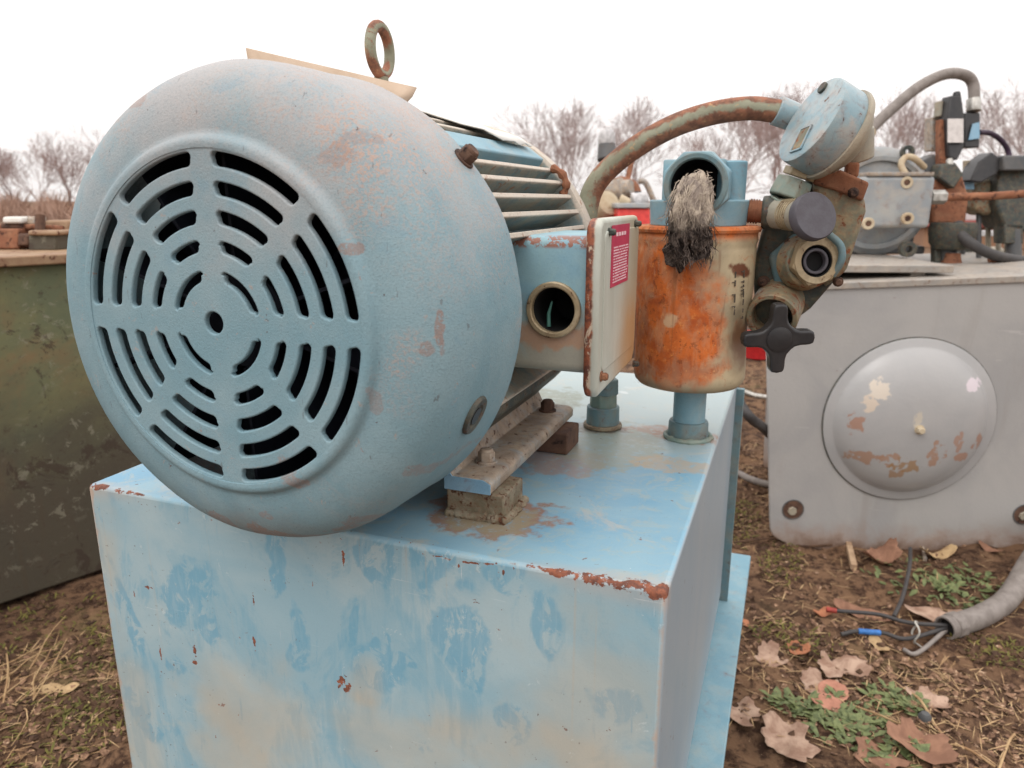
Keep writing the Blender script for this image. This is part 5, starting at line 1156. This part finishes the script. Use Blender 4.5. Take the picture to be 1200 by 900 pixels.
# ================================================================== ground litter (stuff)
def in_tank(x, y): 
    return (XL - .05 < x < XR + .05 and .5 < y < 1.5)
def scatter(n_, area, seed):
    rn = random.Random(seed); res = []
    while len(res) < n_:
        a = rn.choice(area); t = rn.random() ** .5 * a[4]; th = rn.uniform(0, 2 * PI); x_ = a[0] + t * math.cos(th) * a[2]; y_ = a[1] + t * math.sin(th) * a[3]
        res.append((x_, y_, rn))
    return res
def pxarea(px_, py_, rx, ry):
    q = P(px_, py_, Z=0); return (q.x, q.y, rx, ry, 1)
def blades(name, mat, pts, hmin, hmax, wid, lab, flat=.5, kind='stuff'):
    V = []; F = []
    for x_, y_, rn in pts:
        z_ = G(x_, y_); a = rn.uniform(0, 2 * PI); l_ = rn.uniform(hmin, hmax); up_ = rn.uniform(.05, 1) * (1 - flat); d = Vector((math.cos(a), math.sin(a), up_)).normalized(); s_ = Vector((-math.sin(a), math.cos(a), 0)) * wid * rn.uniform(.6, 1.3)
        p0 = Vector((x_, y_, z_ + .001)); p1 = p0 + d * l_ * .55 + Vector((0, 0, .002)); p2 = p0 + d * l_ + Vector((0, 0, -.25 * l_ * up_ + rn.uniform(0, .006)))
        o_ = len(V); V += [p0 - s_ * .4, p0 + s_ * .4, p1 + s_ + Vector((0, 0, wid * .3)), p1 - s_, p2]; F += [(o_, o_ + 1, o_ + 2, o_ + 3), (o_ + 3, o_ + 2, o_ + 4)]
    m = MB(); m.v = V; m.f = F; o = m.build(name, mat, smooth=0); tag(o, lab, None, None, 'stuff'); return o
wa = [pxarea(1090, 680, .17, .14), pxarea(1130, 690, .10, .08), pxarea(1000, 850, .10, .09), pxarea(1030, 870, .08, .07), pxarea(960, 835, .10, .03), pxarea(1050, 820, .05, .04)]
blades('weed_leaves', 'weed', scatter(620, wa, 1), .014, .036, .0065, 'low green weeds among the dry leaves', .6)
wa2 = [pxarea(915, 660, .06, .16), pxarea(930, 750, .10, .06), pxarea(870, 610, .05, .2), pxarea(1170, 760, .1, .06), pxarea(60, 860, .15, .12), pxarea(110, 840, .08, .08), pxarea(130, 760, .1, .1), pxarea(60, 740, .2, .15)]
blades('thin_grass', 'moss', scatter(1500, wa2, 2), .008, .026, .0022, 'thin yellow green grass and moss', .5)
sa = [pxarea(1000, 680, .5, .4), pxarea(1000, 800, .35, .25), pxarea(60, 830, .25, .25), pxarea(880, 560, .2, .5), pxarea(1150, 850, .3, .2), pxarea(880, 450, .5, .6)]
blades('dry_straw', 'straw', scatter(2400, sa, 3), .012, .06, .0011, 'scattered dry straw and pine needles', .85)
blades('leaf_crumbs', 'litter', scatter(2200, sa, 4), .006, .020, .007, 'small broken brown leaf crumbs', .75)
V = MB(); rn = random.Random(12)
for x_, y_, _ in scatter(5200, sa + wa2, 6):
    s_ = .0015 + .011 * rn.random() ** 3; mm = Matrix.Translation((x_, y_, G(x_, y_) + s_ * .2)) @ Matrix.Rotation(rn.uniform(0, 6), 4, 'Z') @ Matrix.Rotation(rn.uniform(0, 3), 4, 'X')
    pts = [Vector((rn.uniform(.6, 1.2) * s_ * a, rn.uniform(.6, 1.2) * s_ * b, rn.uniform(.5, 1) * s_ * d)) for a, b, d in ((1, 0, 0), (-1, 0, 0), (0, 1, 0), (0, -1, 0), (0, 0, 1), (0, 0, -1))]
    V.add([mm @ q for q in pts], [(0, 2, 4), (2, 1, 4), (1, 3, 4), (3, 0, 4), (2, 0, 5), (1, 2, 5), (3, 1, 5), (0, 3, 5)])
tag(V.build('soil_crumbs', 'clod', smooth=0), 'small clods and crumbs of brown soil', None, None, 'stuff')
# pale dead stalks by the left edge
m = MB(); rn = random.Random(20)
for i in range(26):
    b0 = gp(rn.uniform(-20, 40), rn.uniform(790, 840), 0); a = rn.uniform(-.6, 2.6); l_ = rn.uniform(.05, .14); pts = [b0]
    d = Vector((math.cos(a), math.sin(a), rn.uniform(.1, .9)))
    for _ in range(4): d = (d + Vector((rn.uniform(-.3, .3), rn.uniform(-.3, .3), rn.uniform(-.4, .1)))).normalized(); pts.append(pts[-1] + d * l_ / 4)
    m.tube(pts, [.0018, .0015, .0013, .001, .0006], 4, caps=False)
at_base(m, 'dead_stalks', 'straw', 'tuft of pale dead plant stalks at the left edge', 'dead plant')

# ================================================================== far background
def tree(x_, dist, top_px, seed, label, cat='tree', grp='bare trees beyond the yard', spread=.33, multi=1, name='bare_tree', tw='twigs', depthn=7, lean=0, dens=1.0):
    """x_ = pixel column of the trunk, top_px = row of the crown top"""
    p0 = P(x_, 236, k=dist); p0.z = 0; Ht = P(x_, top_px, k=dist).z; rn = random.Random(seed)
    t = thing(name, p0, label, cat, grp); tr = MB(); cr = MB()
    pxl = dist / 850
    def grow(mb, p_, d, l_, r_, lev):
        pts = [p_]; n_ = 3
        for _ in range(n_):
            d = (d + Vector((rn.uniform(-1, 1), rn.uniform(-1, 1), rn.uniform(-.3, .7))) * .16).normalized(); p_ = p_ + d * l_ / n_; pts.append(p_)
        r1 = max(r_ * .72, pxl * .25); mb.tube(pts, [r_, r_ * .9, r_ * .8, r1][:len(pts)], 5 if lev < 3 else 3, caps=False)
        if lev >= depthn: return
        k_ = (3 if rn.random() < (.85 if lev < 4 else .35) * dens else 2) if lev > 0 else 5
        for i in range(k_):
            a = rn.uniform(0, 2 * PI); tilt = rn.uniform(.30, .95) * (1 if i else .35)
            s1 = d.orthogonal().normalized(); s2 = d.cross(s1); nd = (d * math.cos(tilt) + (s1 * math.cos(a) + s2 * math.sin(a)) * math.sin(tilt)).normalized()
            nd.z += .12; nd.normalize(); start = p_ if i < 2 else pts[rn.choice((1, 2))]
            grow(cr, start, nd, l_ * rn.uniform(.70, .92), max(r1 * rn.uniform(.6, .8), pxl * .25), lev + 1)
    for q in range(multi):
        d0 = Vector((rn.uniform(-.12, .12) + lean, rn.uniform(-.1, .1), 1)) if multi == 1 else Vector((rn.uniform(-.35, .35), rn.uniform(-.3, .3), 1))
        grow(tr, p0 + Vector((rn.uniform(-.3, .3) * (multi > 1), 0, 0)), d0.normalized(), Ht * spread, Ht * .021, 0)
    mz = max(v.z for v in cr.v); f = Ht / mz
    for mb in (tr, cr):
        for i, v in enumerate(mb.v): mb.v[i] = Vector((p0.x + (v.x - p0.x) * f, p0.y + (v.y - p0.y) * f, v.z * f))
    tr.build('trunk', 'bark', t); cr.build('crown', tw, t, smooth=0)
tree(668, 46, 112, 1, 'tallest bare tree in the middle, left of the bent pipe')
tree(742, 52, 116, 2, 'bare tree right behind the bent pipe with a narrow crown')
tree(618, 60, 150, 3, 'small bare tree just right of the motor fins', depthn=6)
tree(868, 44, 112, 4, 'wide bare tree seen between filter head and gauge', spread=.28)
tree(905, 50, 95, 5, 'bare tree directly behind the blue gauge')
tree(818, 56, 150, 15, 'low bare tree above the blue filter head', depthn=6)
tree(1035, 52, 105, 6, 'bare tree below the arch of the grey conduit')
tree(1192, 40, 84, 7, 'bare tree cut off by the right edge of the photo', spread=.30)
tree(1160, 60, 190, 17, 'low bare tree behind the right hand valve', depthn=6)
for i, (x_, d_, tp, lb) in enumerate(((-22, 60, 158, 'first bare tree at the far left edge'), (18, 64, 166, 'thin bare tree second from the left edge'), (50, 58, 163, 'bare tree third from the left edge above the manifold'), (82, 66, 160, 'bare tree fourth from the left edge'), (112, 60, 152, 'bare tree touching the fan cover outline at left'), (140, 66, 168, 'bare tree mostly hidden behind the fan cover'))):
    tree(x_, d_, tp - 6, 30 + i, lb, spread=.36, depthn=6, dens=1.1)
# brown undergrowth at the left, low scrub along the horizon
V = MB(); rn = random.Random(44)
for i in range(5200):
    x_ = rn.uniform(-60, 150) if i < 2600 else rn.uniform(560, 1240); d_ = rn.uniform(36, 54); p0 = P(x_, 236, k=d_); p0.z = 0
    h_ = rn.uniform(.4, 1.7) * (1.0 if i < 2600 else .7) * (.7 + .3 * math.sin(x_ * .13)); a = Vector((rn.uniform(-.5, .5), rn.uniform(-.5, .5), 1))
    V.tube([p0, p0 + a * h_ * .5, p0 + a * h_ + Vector((rn.uniform(-.3, .3), 0, 0))], [.035, .025, .012], 3, caps=False)
tag(V.build('undergrowth', 'brush', smooth=0), 'brown leafless undergrowth along the far edge of the yard', None, None, 'stuff')
sh = thing('brick_shed', (0, 0, 0), 'low brown brick building with red roof edge, far behind the valves', 'building')
q0, q1 = P(1085, 262, k=16), P(1260, 262, k=15)
sx0 = q0.copy(); sx0.z = 0; dirv = Vector((q1.x - q0.x, q1.y - q0.y, 0)); Ls = dirv.length; dirv.normalize(); ysh = math.atan2(dirv.y, dirv.x)
bpy.data.objects.remove(sh)
sh = thing('brick_shed', sx0, 'low brown brick building with red roof edge, far behind the valves', 'building', rot=ysh)
Wsh = WM[sh]; zt2 = P(1170, 268, k=15.5).z; 
m = MB(); m.box((Ls / 2, 2, zt2 / 2), (Ls, 4, zt2), Wsh); m.build('wall', 'brick_far', sh)
m = MB(); m.box((Ls / 2, 2, zt2 + .09), (Ls + .3, 4.3, .14), Wsh); m.build('roof', 'roof_far', sh, bevel=.02)
m = MB(); m.box((Ls / 2 + .2, 2, zt2 + .26), (Ls * .8, 3.4, .2), Wsh); m.build('roof_light', 'white_far', sh, bevel=.02)
